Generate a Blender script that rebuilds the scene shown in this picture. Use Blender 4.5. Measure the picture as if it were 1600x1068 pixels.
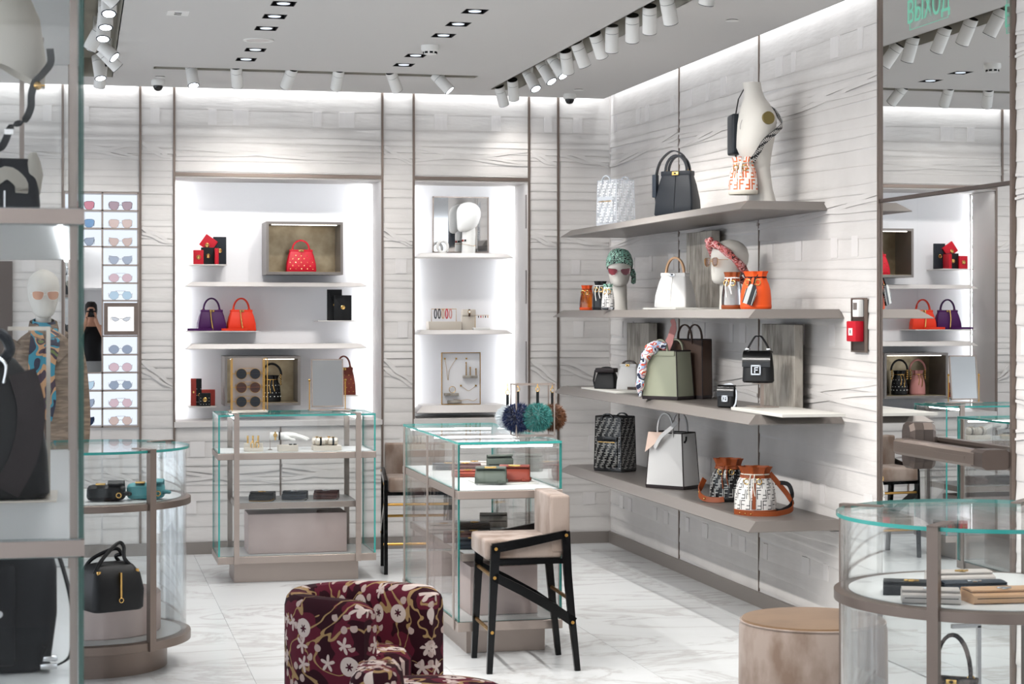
import bpy, bmesh, math, random
from math import sin, cos, pi, radians, sqrt, atan2, hypot
from mathutils import Vector, Matrix
random.seed(7)
scn = bpy.context.scene
for o in list(bpy.data.objects): bpy.data.objects.remove(o)
COL = scn.collection

# ------------------------------------------------------------------ camera
FPX, CAMZ, HORIZON = 2936.0, 1.65, 489.5
YAW = math.atan(680/FPX)
cam = bpy.data.cameras.new('camera'); camo = bpy.data.objects.new('camera', cam); COL.objects.link(camo)
camo.location = (0, 0, CAMZ); camo.rotation_euler = (pi/2, 0, -YAW)
cam.sensor_width = 36; cam.sensor_fit = 'HORIZONTAL'; cam.lens = 36*FPX/1600
cam.shift_y = -(534-HORIZON)/1600
cam.clip_start = 0.02
cam.dof.use_dof = True; cam.dof.focus_distance = 11.0; cam.dof.aperture_fstop = 11
scn.camera = camo
# ------------------------------------------------------------------ world, exposure
w = bpy.data.worlds.new('shop_surroundings'); scn.world = w; w.use_nodes = True
w.node_tree.nodes['Background'].inputs[0].default_value = (0.86, 0.92, 1.0, 1)
w.node_tree.nodes['Background'].inputs[1].default_value = 2.0
scn.view_settings.view_transform = 'Standard'; scn.view_settings.look = 'None'
scn.view_settings.exposure = 0.12; scn.view_settings.gamma = 1; scn.view_settings.use_curve_mapping = False
scn.cycles.use_denoising = True
scn.cycles.max_bounces = 10; scn.cycles.transparent_max_bounces = 40; scn.cycles.diffuse_bounces = 5
scn.cycles.glossy_bounces = 5; scn.cycles.caustics_reflective = False; scn.cycles.caustics_refractive = False
scn.cycles.sample_clamp_indirect = 6
# ------------------------------------------------------------------ room figures (metres; camera over the origin, Y into the depth)
YB, XR, H = 13.05, 3.753, 3.19          # back wall, right wall, ceiling
YN = 13.46                              # back of the niches
def area(name, loc, direction, sx, sy, watts, col=(1, .97, .93), spread=pi):
    l = bpy.data.lights.new(name, 'AREA'); l.shape = 'RECTANGLE'; l.size = sx; l.size_y = sy
    l.energy = watts; l.color = col; l.spread = spread
    o = bpy.data.objects.new(name, l); COL.objects.link(o); o.location = loc
    o.rotation_euler = Vector(direction).to_track_quat('-Z', 'Y').to_euler()
    return o
COOL = (.93, .97, 1.0)
# cove lights in the slot between ceiling and walls
def strip_light(name, a, b, direction, width, watts, col=COOL):
    a, b = Vector(a), Vector(b); d = Vector(direction).normalized(); x = (b-a).normalized()
    l = bpy.data.lights.new(name, 'AREA'); l.shape = 'RECTANGLE'; l.size = (b-a).length; l.size_y = width
    l.energy = watts; l.color = col
    o = bpy.data.objects.new(name, l); COL.objects.link(o)
    z = -d; y = z.cross(x).normalized(); x = y.cross(z)
    o.matrix_world = Matrix.Translation((a+b)/2) @ Matrix((x, y, z)).transposed().to_4x4()
    return o
COVE_W, NICHE_W, SPOT_W, DOWN_W = 14, 5.2, 42, 33
strip_light('cove_light_back', (-1.5, YB-.042, H+.09), (XR-.1, YB-.042, H+.09), (0, .25, -1), .02, COVE_W)
strip_light('cove_light_right', (XR-.05, 3.0, H+.09), (XR-.05, YB-.1, H+.09), (.25, 0, -1), .02, COVE_W*.9)
N1 = (.649, 2.087); N2 = (2.31, 3.145); NZ0, NZ1 = .905, 2.585
for x0, x1, kw in ((N1[0], N1[1], 1.0), (N2[0], N2[1], .75)):
    strip_light('niche_light', (x1-.012, YN-.045, NZ0+.02), (x1-.012, YN-.045, NZ1-.02), (-1, .35, 0), .016, NICHE_W*kw)
    strip_light('niche_light', (x0+.012, YN-.045, NZ0+.02), (x0+.012, YN-.045, NZ1-.02), (1, .35, 0), .016, NICHE_W*.8*kw)
    strip_light('niche_light', (x0+.03, YB+.03, NZ1-.006), (x1-.03, YB+.03, NZ1-.006), (0, .8, -1), .03, NICHE_W*.6*kw)

# ------------------------------------------------------------------ pixel -> point on a known plane of the room
_s, _c = sin(YAW), cos(YAW)
def _ray(u, v):
    a = (u-800)/FPX
    return (_s+a*_c, _c-a*_s, (HORIZON-v)/FPX)
def at_y(u, v, Y):
    d = _ray(u, v); t = Y/d[1]; return Vector((d[0]*t, Y, CAMZ+d[2]*t))
def at_x(u, v, X):
    d = _ray(u, v); t = X/d[0]; return Vector((X, d[1]*t, CAMZ+d[2]*t))
def at_z(u, v, Z):
    d = _ray(u, v); t = (Z-CAMZ)/d[2]; return Vector((d[0]*t, d[1]*t, Z))

# ------------------------------------------------------------------ mesh helpers
def lerp(a, b, t): return a+(b-a)*t
def rrect(w, d, r, k=4, cx=0, cy=0):
    r = min(r, w/2-1e-4, d/2-1e-4); out = []
    for sx, sy, a0 in ((1, -1, -pi/2), (1, 1, 0), (-1, 1, pi/2), (-1, -1, pi)):
        for i in range(k+1):
            a = a0+pi/2*i/k
            out.append((cx+sx*(w/2-r)+r*cos(a), cy+sy*(d/2-r)+r*sin(a)))
    return out
def ell(rx, ry, n=24, cx=0, cy=0, a0=0): return [(cx+rx*cos(a0+2*pi*i/n), cy+ry*sin(a0+2*pi*i/n)) for i in range(n)]
def spline(p, n=6, closed=False):
    p = [Vector(q) for q in p]; out = []; N = len(p)
    for i in range(N if closed else N-1):
        if closed: a, b, c, d = p[i-1], p[i], p[(i+1) % N], p[(i+2) % N]
        else: a, b, c, d = p[max(i-1, 0)], p[i], p[i+1], p[min(i+2, N-1)]
        for j in range(n):
            t = j/n
            out.append(.5*((2*b)+(c-a)*t+(2*a-5*b+4*c-d)*t*t+(3*b-a-3*c+d)*t**3))
    if not closed: out.append(p[-1])
    return out
class MB:
    def __init__(s):
        s.bm = bmesh.new(); s.uv = s.bm.loops.layers.uv.new('UVMap'); s.mi = 0
    def face(s, vs, uvs=None):
        try: f = s.bm.faces.new(vs)
        except ValueError: return None
        f.material_index = s.mi
        if uvs:
            for l, q in zip(f.loops, uvs): l[s.uv].uv = q
        return f
    def box(s, x0, x1, y0, y1, z0, z1, b=0, seg=2):
        n0 = len(s.bm.faces)
        r = bmesh.ops.create_cube(s.bm, size=1, matrix=Matrix.Translation(((x0+x1)/2, (y0+y1)/2, (z0+z1)/2)) @ Matrix.Diagonal((abs(x1-x0), abs(y1-y0), abs(z1-z0), 1)))
        vs = r['verts']
        if b:
            es = list({e for v in vs for e in v.link_edges})
            bmesh.ops.bevel(s.bm, geom=es, offset=b, segments=seg, profile=.6, affect='EDGES')
        s.bm.faces.ensure_lookup_table()
        for f in s.bm.faces[n0:]:
            f.material_index = s.mi
            n = f.normal if f.normal.length else (f.normal_update() or f.normal)
            for l in f.loops:
                c = l.vert.co
                l[s.uv].uv = (c.x, c.z) if abs(n.y) > .6 else ((c.y, c.z) if abs(n.x) > .6 else (c.x, c.y))
        return s
    def xf(s, M, n0=0):
        s.bm.verts.ensure_lookup_table()
        for v in s.bm.verts[n0:]: v.co = M @ v.co
        return s
    def loft(s, rings, cap0=True, cap1=True, closed=True):
        R = [[s.bm.verts.new(p) for p in r] for r in rings]
        n = len(R[0]); vv = 0
        L = [0]
        mid = rings[len(rings)//2]
        for i in range(n): L.append(L[-1]+(Vector(mid[(i+1) % n])-Vector(mid[i])).length)
        for j in range(len(R)-1):
            dv = (Vector(rings[j+1][0])-Vector(rings[j][0])).length
            for i in range(n if closed else n-1):
                k = (i+1) % n
                s.face([R[j][i], R[j][k], R[j+1][k], R[j+1][i]], [(L[i], vv), (L[i+1], vv), (L[i+1], vv+dv), (L[i], vv+dv)])
            vv += dv
        if cap0: s.face(list(reversed(R[0])), [(p[0], p[1]) for p in reversed(rings[0])])
        if cap1: s.face(R[-1], [(p[0], p[1]) for p in rings[-1]])
        return s
    def tube(s, pts, r, n=8, closed=False):
        pts = [Vector(p) for p in pts]; N = len(pts); rings = []; up = None
        for i, p in enumerate(pts):
            if closed: t = pts[(i+1) % N]-pts[i-1]
            else: t = pts[min(i+1, N-1)]-pts[max(i-1, 0)]
            t.normalize()
            if up is None: up = Vector((0, 0, 1)) if abs(t.z) < .9 else Vector((0, 1, 0))
            a = (up-t*up.dot(t)).normalized(); b = t.cross(a); up = a
            rr = r[i] if isinstance(r, (list, tuple)) else r
            rings.append([p+(a*cos(2*pi*k/n)+b*sin(2*pi*k/n))*rr for k in range(n)])
        if closed: rings.append(rings[0]); return s.loft(rings, False, False)
        return s.loft(rings)
    def strap(s, pts, wd, th, side, closed=False):
        "flat strip: wd across along 'side' (vector or one per point), th thick"
        pts = [Vector(p) for p in pts]; N = len(pts); rings = []
        for i, p in enumerate(pts):
            t = (pts[(i+1) % N]-pts[i-1]) if closed else (pts[min(i+1, N-1)]-pts[max(i-1, 0)])
            t.normalize(); sd = Vector(side[i] if isinstance(side, list) else side)
            sd = (sd-t*sd.dot(t)).normalized(); nn = t.cross(sd)
            ww = wd[i] if isinstance(wd, (list, tuple)) else wd
            rings.append([p+sd*ww/2+nn*th/2, p-sd*ww/2+nn*th/2, p-sd*ww/2-nn*th/2, p+sd*ww/2-nn*th/2])
        if closed: rings.append(rings[0]); return s.loft(rings, False, False)
        return s.loft(rings)
    def lathe(s, prof, n=24, c=(0, 0, 0)):
        return s.loft([[(c[0]+r*cos(2*pi*i/n), c[1]+r*sin(2*pi*i/n), c[2]+z) for i in range(n)] for r, z in prof])
    def ball(s, c, r, u=12, v=8, sc=(1, 1, 1)):
        pr = [(max(1e-4, r*sin(pi*j/v)), -r*cos(pi*j/v)) for j in range(v+1)]
        return s.loft([[(c[0]+q*cos(2*pi*i/u)*sc[0], c[1]+q*sin(2*pi*i/u)*sc[1], c[2]+z*sc[2]) for i in range(u)] for q, z in pr])
    def prism(s, poly, y0, y1):
        "polygon in XZ, extruded along Y"
        return s.loft([[(x, y1, z) for x, z in poly], [(x, y0, z) for x, z in poly]])
    def disc(s, c, axis, r, th, n=16):
        a = Vector(axis).normalized(); return s.tube([Vector(c)-a*th/2, Vector(c)+a*th/2], r, n)
    def obj(s, name, mat, parent=None, smooth=True, bevel=0):
        bmesh.ops.recalc_face_normals(s.bm, faces=s.bm.faces[:])
        me = bpy.data.meshes.new(name); s.bm.to_mesh(me); s.bm.free()
        for m in (mat if isinstance(mat, (list, tuple)) else [mat]): me.materials.append(M[m] if isinstance(m, str) else m)
        o = bpy.data.objects.new(name, me); COL.objects.link(o)
        if parent: o.parent = parent
        if smooth and len(me.polygons):
            me.shade_smooth()
            try: me.set_sharp_from_angle(angle=radians(38))
            except Exception: pass
        return o
def tag(o, label=None, cat=None, group=None, kind=None):
    if label: o['label'] = label
    if cat: o['category'] = cat
    if group: o['group'] = group
    if kind: o['kind'] = kind
    return o
def thing(name, label, cat, loc=(0, 0, 0), rz=0, group=None):
    o = bpy.data.objects.new(name, None); COL.objects.link(o); o.empty_display_size = .05
    o.location = loc; o.rotation_euler = (0, 0, radians(rz))
    return tag(o, label, cat, group)
def dup(root, loc=None, rz=None, label=None, group=None):
    r = root.copy(); COL.objects.link(r)
    if loc is not None: r.location = loc
    if rz is not None: r.rotation_euler = (0, 0, radians(rz))
    tag(r, label, None, group)
    for ch in list(root.children):
        c = ch.copy(); COL.objects.link(c); c.parent = r
        for g in list(ch.children):
            d = g.copy(); COL.objects.link(d); d.parent = c
    return r
def structure(o): o['kind'] = 'structure'; return o

# ------------------------------------------------------------------ materials
M = {}
def S(h):
    h = h.lstrip('#'); out = []
    for i in (0, 2, 4):
        c = int(h[i:i+2], 16)/255; out.append(c/12.92 if c <= .04045 else ((c+.055)/1.055)**2.4)
    return (*out, 1)
def mat(name, col, rough=.5, metal=0, mix=None, bump=None, coat=0, sheen=0, emit=None, aniso=None, coords='Object', alpha=None, spec=.3):
    m = bpy.data.materials.new(name); m.use_nodes = True; nt = m.node_tree; p = nt.nodes['Principled BSDF']
    c = S(col) if isinstance(col, str) else (*col, 1)
    p.inputs['Base Color'].default_value = c; p.inputs['Roughness'].default_value = rough; p.inputs['Metallic'].default_value = metal
    if not metal: p.inputs['Specular IOR Level'].default_value = spec
    if coat: p.inputs['Coat Weight'].default_value = coat; p.inputs['Coat Roughness'].default_value = .08
    if sheen: p.inputs['Sheen Weight'].default_value = sheen; p.inputs['Sheen Roughness'].default_value = .4
    if emit: p.inputs['Emission Color'].default_value = S(emit[0]); p.inputs['Emission Strength'].default_value = emit[1]
    if alpha is not None: p.inputs['Alpha'].default_value = alpha
    if mix or bump:
        tc = nt.nodes.new('ShaderNodeTexCoord')
    if mix:                                    # (second colour, scale(s), contrast lo, hi)
        c2, sc, lo, hi = mix
        mp = nt.nodes.new('ShaderNodeMapping'); mp.inputs['Scale'].default_value = sc if isinstance(sc, tuple) else (sc, sc, sc)
        nz = nt.nodes.new('ShaderNodeTexNoise'); nz.inputs['Scale'].default_value = 1; nz.inputs['Detail'].default_value = 5
        rp = nt.nodes.new('ShaderNodeValToRGB'); rp.color_ramp.elements[0].position = lo; rp.color_ramp.elements[1].position = hi
        rp.color_ramp.elements[0].color = c; rp.color_ramp.elements[1].color = S(c2)
        nt.links.new(tc.outputs[coords], mp.inputs[0]); nt.links.new(mp.outputs[0], nz.inputs['Vector'])
        nt.links.new(nz.outputs[0], rp.inputs[0]); nt.links.new(rp.outputs[0], p.inputs['Base Color'])
    if bump:                                   # (scale(s), strength, distance)
        mp = nt.nodes.new('ShaderNodeMapping'); mp.inputs['Scale'].default_value = bump[0] if isinstance(bump[0], tuple) else (bump[0],)*3
        nz = nt.nodes.new('ShaderNodeTexNoise'); nz.inputs['Scale'].default_value = 1; nz.inputs['Detail'].default_value = 3
        b = nt.nodes.new('ShaderNodeBump'); b.inputs['Strength'].default_value = bump[1]; b.inputs['Distance'].default_value = bump[2]
        nt.links.new(tc.outputs[coords], mp.inputs[0]); nt.links.new(mp.outputs[0], nz.inputs['Vector'])
        nt.links.new(nz.outputs[0], b.inputs['Height']); nt.links.new(b.outputs[0], p.inputs['Normal'])
    M[name] = m; return m
def emis(name, col, strength):
    m = bpy.data.materials.new(name); m.use_nodes = True; nt = m.node_tree
    nt.nodes.remove(nt.nodes['Principled BSDF']); e = nt.nodes.new('ShaderNodeEmission')
    e.inputs[0].default_value = S(col); e.inputs[1].default_value = strength
    nt.links.new(e.outputs[0], nt.nodes['Material Output'].inputs[0]); M[name] = m
def thin(name, tint, refl=1.0, ior=1.4, rough=0.0, gloss=(1, 1, 1, 1)):
    "clear sheet: tinted see-through with a Fresnel mirror on top"
    m = bpy.data.materials.new(name); m.use_nodes = True; nt = m.node_tree; nt.nodes.remove(nt.nodes['Principled BSDF'])
    t = nt.nodes.new('ShaderNodeBsdfTransparent'); t.inputs[0].default_value = (*tint, 1)
    g = nt.nodes.new('ShaderNodeBsdfGlossy'); g.inputs['Roughness'].default_value = rough; g.inputs[0].default_value = gloss
    f = nt.nodes.new('ShaderNodeFresnel'); f.inputs[0].default_value = ior
    k = nt.nodes.new('ShaderNodeMath'); k.operation = 'MULTIPLY'; k.inputs[1].default_value = refl
    x = nt.nodes.new('ShaderNodeMixShader')
    nt.links.new(f.outputs[0], k.inputs[0]); nt.links.new(k.outputs[0], x.inputs[0])
    nt.links.new(t.outputs[0], x.inputs[1]); nt.links.new(g.outputs[0], x.inputs[2])
    nt.links.new(x.outputs[0], nt.nodes['Material Output'].inputs[0]); M[name] = m
mat('strip', '#d2cecb', .62, bump=((6, 6, 30), .25, .01), mix=('#c6c2bf', 3.0, .35, .75))
mat('strip_patch', '#d4d0ce', .62, bump=((30, 30, 10), .25, .006))
mat('panel', '#cfcccb', .5)
mat('ceiling', '#cdcbc9', .9)
mat('slot', '#a5a196', .8)
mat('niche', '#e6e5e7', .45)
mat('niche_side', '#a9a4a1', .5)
mat('bronze', '#7d7068', .38, .8, bump=((2, 2, 300), .05, .002))
mat('bronze_dark', '#5f5550', .42, .8)
mat('baseboard', '#8d8681', .4, .55)
mat('shelf_metal', '#7d7773', .4, .5, bump=((300, 2, 2), .03, .002))
mat('shelf_white', '#cfcac7', .4, .3)
mat('champagne', '#a3968e', .36, .55)
mat('champagne_pale', '#d8cfc2', .35, .3)
mat('white', '#e6e5e2', .5)
mat('white_top', '#dedfde', .35)
mat('plaster', '#cdc9c2', .55)
mat('gold', '#d9b06a', .25, 1)
mat('brass', '#b98f4e', .3, 1)
mat('silver', '#c9c9c9', .2, 1)
mat('lacquer', '#060607', .16, 0, spec=.22)
mat('velvet', '#8f8178', .85, 0, mix=('#715f53', (9, 9, 5), .42, .66), sheen=.2, bump=(60, .1, .003))
mat('velvet_top', '#715942', .8, 0, mix=('#644d38', 6, .4, .7), sheen=.2)
mat('pink_box', '#c9b8b3', .6, 0, mix=('#bba9a4', 5, .3, .7))
mat('stone', '#a9a39a', .6, 0, mix=('#807a72', (22, 22, 6), .4, .62), bump=(40, .2, .004))
mat('champ_leaf', '#b3a387', .3, .75, mix=('#8c7b60', 9, .35, .7))
mat('mirror', (.83, .84, .84), .0, 1)
mat('mirror_soft', (.8, .8, .8), .04, 1)
mat('black', '#0d0d0f', .5, spec=.2); mat('black_gloss', '#0b0c0e', .2, spec=.5); mat('navy_leather', '#171c23', .45, bump=(160, .1, .002))
mat('black_leather', '#0e0f11', .45, bump=(180, .15, .002)); mat('backpack', '#131417', .75, bump=(300, .1, .002))
mat('dark_leather', '#241b1c', .4, bump=(120, .1, .002))
mat('red', '#b71527', .5); mat('red_bright', '#c4142c', .48); mat('coral', '#dd3517', .48, bump=(120, .1, .002)); mat('purple', '#40064c', .5, bump=(120, .1, .002))
mat('brick', '#9a3b33', .55); mat('brown_stud', '#6d3024', .5); mat('pink', '#cf8f8b', .5)
mat('orange', '#e0521b', .45, bump=(120, .1, .002)); mat('tan', '#823d18', .5, bump=(150, .1, .002)); mat('olive', '#979a86', .5, bump=(150, .1, .002))
mat('brown', '#4c382d', .5, bump=(150, .1, .002)); mat('bag_white', '#cbcac9', .5, bump=(150, .1, .002)); mat('cream', '#cfc8bb', .5)
mat('blush', '#cbb3a5', .6); mat('teal_leather', '#5fa9b0', .5, bump=(200, .15, .002)); mat('grey_green', '#4a5149', .5, bump=(200, .1, .002))
mat('rust', '#8b3a2a', .5, bump=(200, .1, .002)); mat('plum', '#5d4240', .55); mat('camel', '#c19a77', .5); mat('dove', '#c0b8b2', .55); mat('slate', '#242c36', .5)
mat('vinyl_trim', '#e3e8ef', .2, alpha=.6)
mat('arm_brass', '#7d6f42', .5, .5)
mat('tray', '#cbc9c3', .55)
mat('skin', '#c18f75', .6); mat('hair', '#1d1512', .7); mat('cloth_grey', '#8d8c8b', .9)
mat('coat', '#8d7c6c', .85, mix=('#6f6053', (8, 8, 60), .42, .58), bump=((8, 8, 80), .1, .003))
mat('fur_navy', '#1a2c58', .8, sheen=.3, mix=('#0e1a3c', 40, .35, .7)); mat('fur_teal', '#3f8c86', .8, sheen=.3, mix=('#2f6f6c', 40, .35, .7)); mat('fur_brown', '#7d5236', .8, sheen=.3, mix=('#5a3722', 40, .35, .7)); mat('fur_pale', '#d8dde0', .8)
emis('led', '#f4faff', 16); emis('led_dim', '#fff6e8', 4); emis('lens_lit', '#eef6ff', 14); emis('lightbox', '#e6eefb', 1.05); emis('lightbox_bright', '#ffffff', 1.25); emis('exit_green', '#8fe3c6', .62)
emis('downlight_lamp', '#dfe9f5', 1.2)
thin('glass', (.985, .99, .99), .5, 1.38)
thin('glass_round', (.98, .99, .99), .5, 1.4)
mat('glass_edge', '#3a9a93', .15, 0)
mat('glass_edge_dark', '#3c5f57', .25, 0, alpha=.8)
thin('clear_vinyl', (.90, .91, .93), 1.6, 1.5, .12)
thin('exit_pane', (.93, .97, .96), .6, 1.3)
thin('orange_vinyl', (.95, .45, .08), 1.4, 1.5, .1)
for nm, c in (('lens_brown', (.50, .36, .37)), ('lens_tan', (.68, .50, .42)), ('lens_grey', (.46, .49, .54)), ('lens_pink', (.74, .52, .52)), ('lens_blue', (.55, .68, .74)),
              ('lens_navy', (.02, .03, .06)), ('lens_rose', (.70, .28, .32)), ('lens_sky', (.14, .28, .45)), ('lens_amber', (.30, .10, .015)), ('lens_red', (.42, .05, .08)), ('lens_peach', (.85, .5, .36)), ('lens_dim', (.36, .40, .46))):
    thin(nm, tuple(q**.5 for q in c), .8, 1.35)

def n_math(nt, op, a, b=None):
    n = nt.nodes.new('ShaderNodeMath'); n.operation = op
    for i, q in enumerate((a, b)):
        if q is None: continue
        if isinstance(q, (int, float)): n.inputs[i].default_value = q
        else: nt.links.new(q, n.inputs[i])
    return n.outputs[0]
def monogram(name, bg, fg, size, rough=.4, vinyl=None, k=1.0):
    "interlocked double-F print in tiles of 'size' metres over the UVs"
    m = bpy.data.materials.new(name); m.use_nodes = True; nt = m.node_tree; p = nt.nodes['Principled BSDF']
    uv = nt.nodes.new('ShaderNodeUVMap'); sp = nt.nodes.new('ShaderNodeSeparateXYZ'); nt.links.new(uv.outputs[0], sp.inputs[0])
    x0 = n_math(nt, 'DIVIDE', sp.outputs[0], size); y = n_math(nt, 'DIVIDE', sp.outputs[1], size)
    row = n_math(nt, 'FLOOR', y); x0 = n_math(nt, 'ADD', x0, n_math(nt, 'MULTIPLY', row, .5))
    x = n_math(nt, 'FRACT', x0); y = n_math(nt, 'FRACT', y)
    tot = None
    for a, b, c, d in ((.05, .05+.12*k, .06, .94), (.05, .47, .94-.14*k, .94), (.05, .40, .48, .48+.13*k), (.95-.12*k, .95, .06, .94), (.53, .95, .06, .06+.14*k), (.60, .95, .39, .39+.13*k)):
        q = n_math(nt, 'MULTIPLY', n_math(nt, 'MULTIPLY', n_math(nt, 'GREATER_THAN', x, a), n_math(nt, 'LESS_THAN', x, b)),
                   n_math(nt, 'MULTIPLY', n_math(nt, 'GREATER_THAN', y, c), n_math(nt, 'LESS_THAN', y, d)))
        tot = q if tot is None else n_math(nt, 'MAXIMUM', tot, q)
    mx = nt.nodes.new('ShaderNodeMix'); mx.data_type = 'RGBA'
    nt.links.new(tot, mx.inputs[0]); mx.inputs[6].default_value = S(bg); mx.inputs[7].default_value = S(fg)
    nt.links.new(mx.outputs[2], p.inputs['Base Color']); p.inputs['Roughness'].default_value = rough
    if vinyl is not None:
        al = nt.nodes.new('ShaderNodeMapRange'); nt.links.new(tot, al.inputs[0]); al.inputs[3].default_value = vinyl; al.inputs[4].default_value = .9
        nt.links.new(al.outputs[0], p.inputs['Alpha'])
    M[name] = m
monogram('ff_white', '#d9d7d4', '#2b2b2c', .055, k=.62); monogram('ff_black', '#0c0c0e', '#b9b9b6', .052, .25, k=.5); monogram('ff_orange', '#efe9e3', '#d9662a', .062)
monogram('ff_clear', '#dfe3ea', '#f6f8fb', .06, .2, .35); monogram('ff_strap', '#1b1c20', '#d5d3cf', .035); monogram('ff_brown', '#3a2b20', '#1d1511', .03)
monogram('ff_tote', '#0a0a0c', '#a9a7a2', .05, .22, .95, k=.6)

def marble():
    m = bpy.data.materials.new('marble'); m.use_nodes = True; nt = m.node_tree; p = nt.nodes['Principled BSDF']
    tc = nt.nodes.new('ShaderNodeNewGeometry'); inf = nt.nodes.new('ShaderNodeObjectInfo')
    off = nt.nodes.new('ShaderNodeVectorMath'); off.operation = 'ADD'
    rnd = nt.nodes.new('ShaderNodeVectorMath'); rnd.operation = 'SCALE'; rnd.inputs[3].default_value = 7.0
    nt.links.new(inf.outputs['Random'], rnd.inputs[0])
    nt.links.new(tc.outputs['Position'], off.inputs[0]); nt.links.new(rnd.outputs[0], off.inputs[1])
    mp = nt.nodes.new('ShaderNodeMapping'); mp.inputs['Rotation'].default_value = (0, 0, .5); mp.inputs['Scale'].default_value = (.6, 1.3, 1)
    nt.links.new(off.outputs[0], mp.inputs[0])
    nz = nt.nodes.new('ShaderNodeTexNoise'); nz.inputs['Scale'].default_value = 1.1; nz.inputs['Detail'].default_value = 9; nz.inputs['Roughness'].default_value = .62; nz.inputs['Distortion'].default_value = 1.1
    nt.links.new(mp.outputs[0], nz.inputs['Vector'])
    a = n_math(nt, 'ABSOLUTE', n_math(nt, 'SUBTRACT', nz.outputs[0], .5))
    r = nt.nodes.new('ShaderNodeValToRGB'); nt.links.new(a, r.inputs[0])
    e = r.color_ramp.elements; e[0].position = 0; e[0].color = S('#bdbcbb'); e[1].position = .03; e[1].color = S('#cfd1d2')
    q = e.new(.012); q.color = S('#c4c5c5'); q = e.new(.3); q.color = S('#d5d7d9')
    nt.links.new(r.outputs[0], p.inputs['Base Color']); p.inputs['Roughness'].default_value = .22
    M['marble'] = m
marble()
def floral():
    m = bpy.data.materials.new('floral'); m.use_nodes = True; nt = m.node_tree; p = nt.nodes['Principled BSDF']
    uv = nt.nodes.new('ShaderNodeUVMap')
    def blooms(scale, shift, petals, rad, depth, thr):
        mp = nt.nodes.new('ShaderNodeMapping'); mp.inputs['Scale'].default_value = (scale,)*3; mp.inputs['Location'].default_value = shift
        nt.links.new(uv.outputs[0], mp.inputs[0])
        vo = nt.nodes.new('ShaderNodeTexVoronoi'); vo.voronoi_dimensions = '2D'; vo.inputs['Scale'].default_value = 1; vo.inputs['Randomness'].default_value = .75
        nt.links.new(mp.outputs[0], vo.inputs['Vector'])
        d = nt.nodes.new('ShaderNodeVectorMath'); d.operation = 'SUBTRACT'; nt.links.new(mp.outputs[0], d.inputs[0]); nt.links.new(vo.outputs['Position'], d.inputs[1])
        sp = nt.nodes.new('ShaderNodeSeparateXYZ'); nt.links.new(d.outputs[0], sp.inputs[0])
        cs = nt.nodes.new('ShaderNodeSeparateColor'); nt.links.new(vo.outputs['Color'], cs.inputs[0])
        ang = n_math(nt, 'ADD', n_math(nt, 'ARCTAN2', sp.outputs[1], sp.outputs[0]), n_math(nt, 'MULTIPLY', cs.outputs[0], 6.28))
        lim = n_math(nt, 'MULTIPLY', n_math(nt, 'ADD', n_math(nt, 'MULTIPLY', n_math(nt, 'SINE', n_math(nt, 'MULTIPLY', ang, petals)), depth), 1.0), rad)
        on = n_math(nt, 'LESS_THAN', vo.outputs['Distance'], lim)
        return n_math(nt, 'MULTIPLY', on, n_math(nt, 'GREATER_THAN', cs.outputs[1], thr)), vo.outputs['Distance']
    def mixc(f, a, b):
        mx = nt.nodes.new('ShaderNodeMix'); mx.data_type = 'RGBA'; nt.links.new(f, mx.inputs[0])
        for i, q in ((6, a), (7, b)):
            if isinstance(q, str): mx.inputs[i].default_value = S(q)
            else: nt.links.new(q, mx.inputs[i])
        return mx.outputs[2]
    def noise(scale, detail=3, dist=0):
        nz = nt.nodes.new('ShaderNodeTexNoise'); nz.inputs['Scale'].default_value = scale; nz.inputs['Detail'].default_value = detail; nz.inputs['Distortion'].default_value = dist
        nt.links.new(uv.outputs[0], nz.inputs['Vector']); return nz.outputs[0]
    base = mixc(n_math(nt, 'GREATER_THAN', noise(7, 2, .4), .50), '#501927', '#280d15')
    br = n_math(nt, 'LESS_THAN', n_math(nt, 'ABSOLUTE', n_math(nt, 'SUBTRACT', noise(4.2, 2, 1.4), .5)), .016)
    base = mixc(br, base, '#8d7350')
    l, _ = blooms(27, (.3, .8, 0), 1, .34, .55, .76); base = mixc(l, base, '#a3908a')
    s, _ = blooms(15, (.1, .4, 0), 5, .30, .6, .74); base = mixc(s, base, '#b3a39d')
    b, dist = blooms(8.0, (.7, .2, 0), 1, .27, .08, .55); base = mixc(b, base, '#b5a8a2')
    seed, dist2 = blooms(8.0, (.7, .2, 0), 6, .09, .4, .58); base = mixc(seed, base, '#3a1420')
    nt.links.new(base, p.inputs['Base Color']); p.inputs['Roughness'].default_value = .8; p.inputs['Specular IOR Level'].default_value = .1
    M['floral'] = m
floral()
def scarf(name, cols, sc):
    m = bpy.data.materials.new(name); m.use_nodes = True; nt = m.node_tree; p = nt.nodes['Principled BSDF']
    tc = nt.nodes.new('ShaderNodeTexCoord'); nz = nt.nodes.new('ShaderNodeTexNoise'); nz.inputs['Scale'].default_value = sc; nz.inputs['Detail'].default_value = 1; nz.inputs['Distortion'].default_value = 1.2
    nt.links.new(tc.outputs['Object'], nz.inputs['Vector']); r = nt.nodes.new('ShaderNodeValToRGB'); nt.links.new(nz.outputs[0], r.inputs[0]); r.color_ramp.interpolation = 'CONSTANT'
    e = r.color_ramp.elements; n = len(cols); e[0].color = S(cols[0]); e[0].position = 0; e[1].color = S(cols[1]); e[1].position = .40
    for i, c in enumerate(cols[2:]): q = e.new(.40+.20*(i+1)/(n-2)); q.color = S(c)
    nt.links.new(r.outputs[0], p.inputs['Base Color']); p.inputs['Roughness'].default_value = .6; M[name] = m
scarf('scarf_mint', ['#1a1d1c', '#a9d3c1', '#23302b', '#8cc3b0'], 38)
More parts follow.
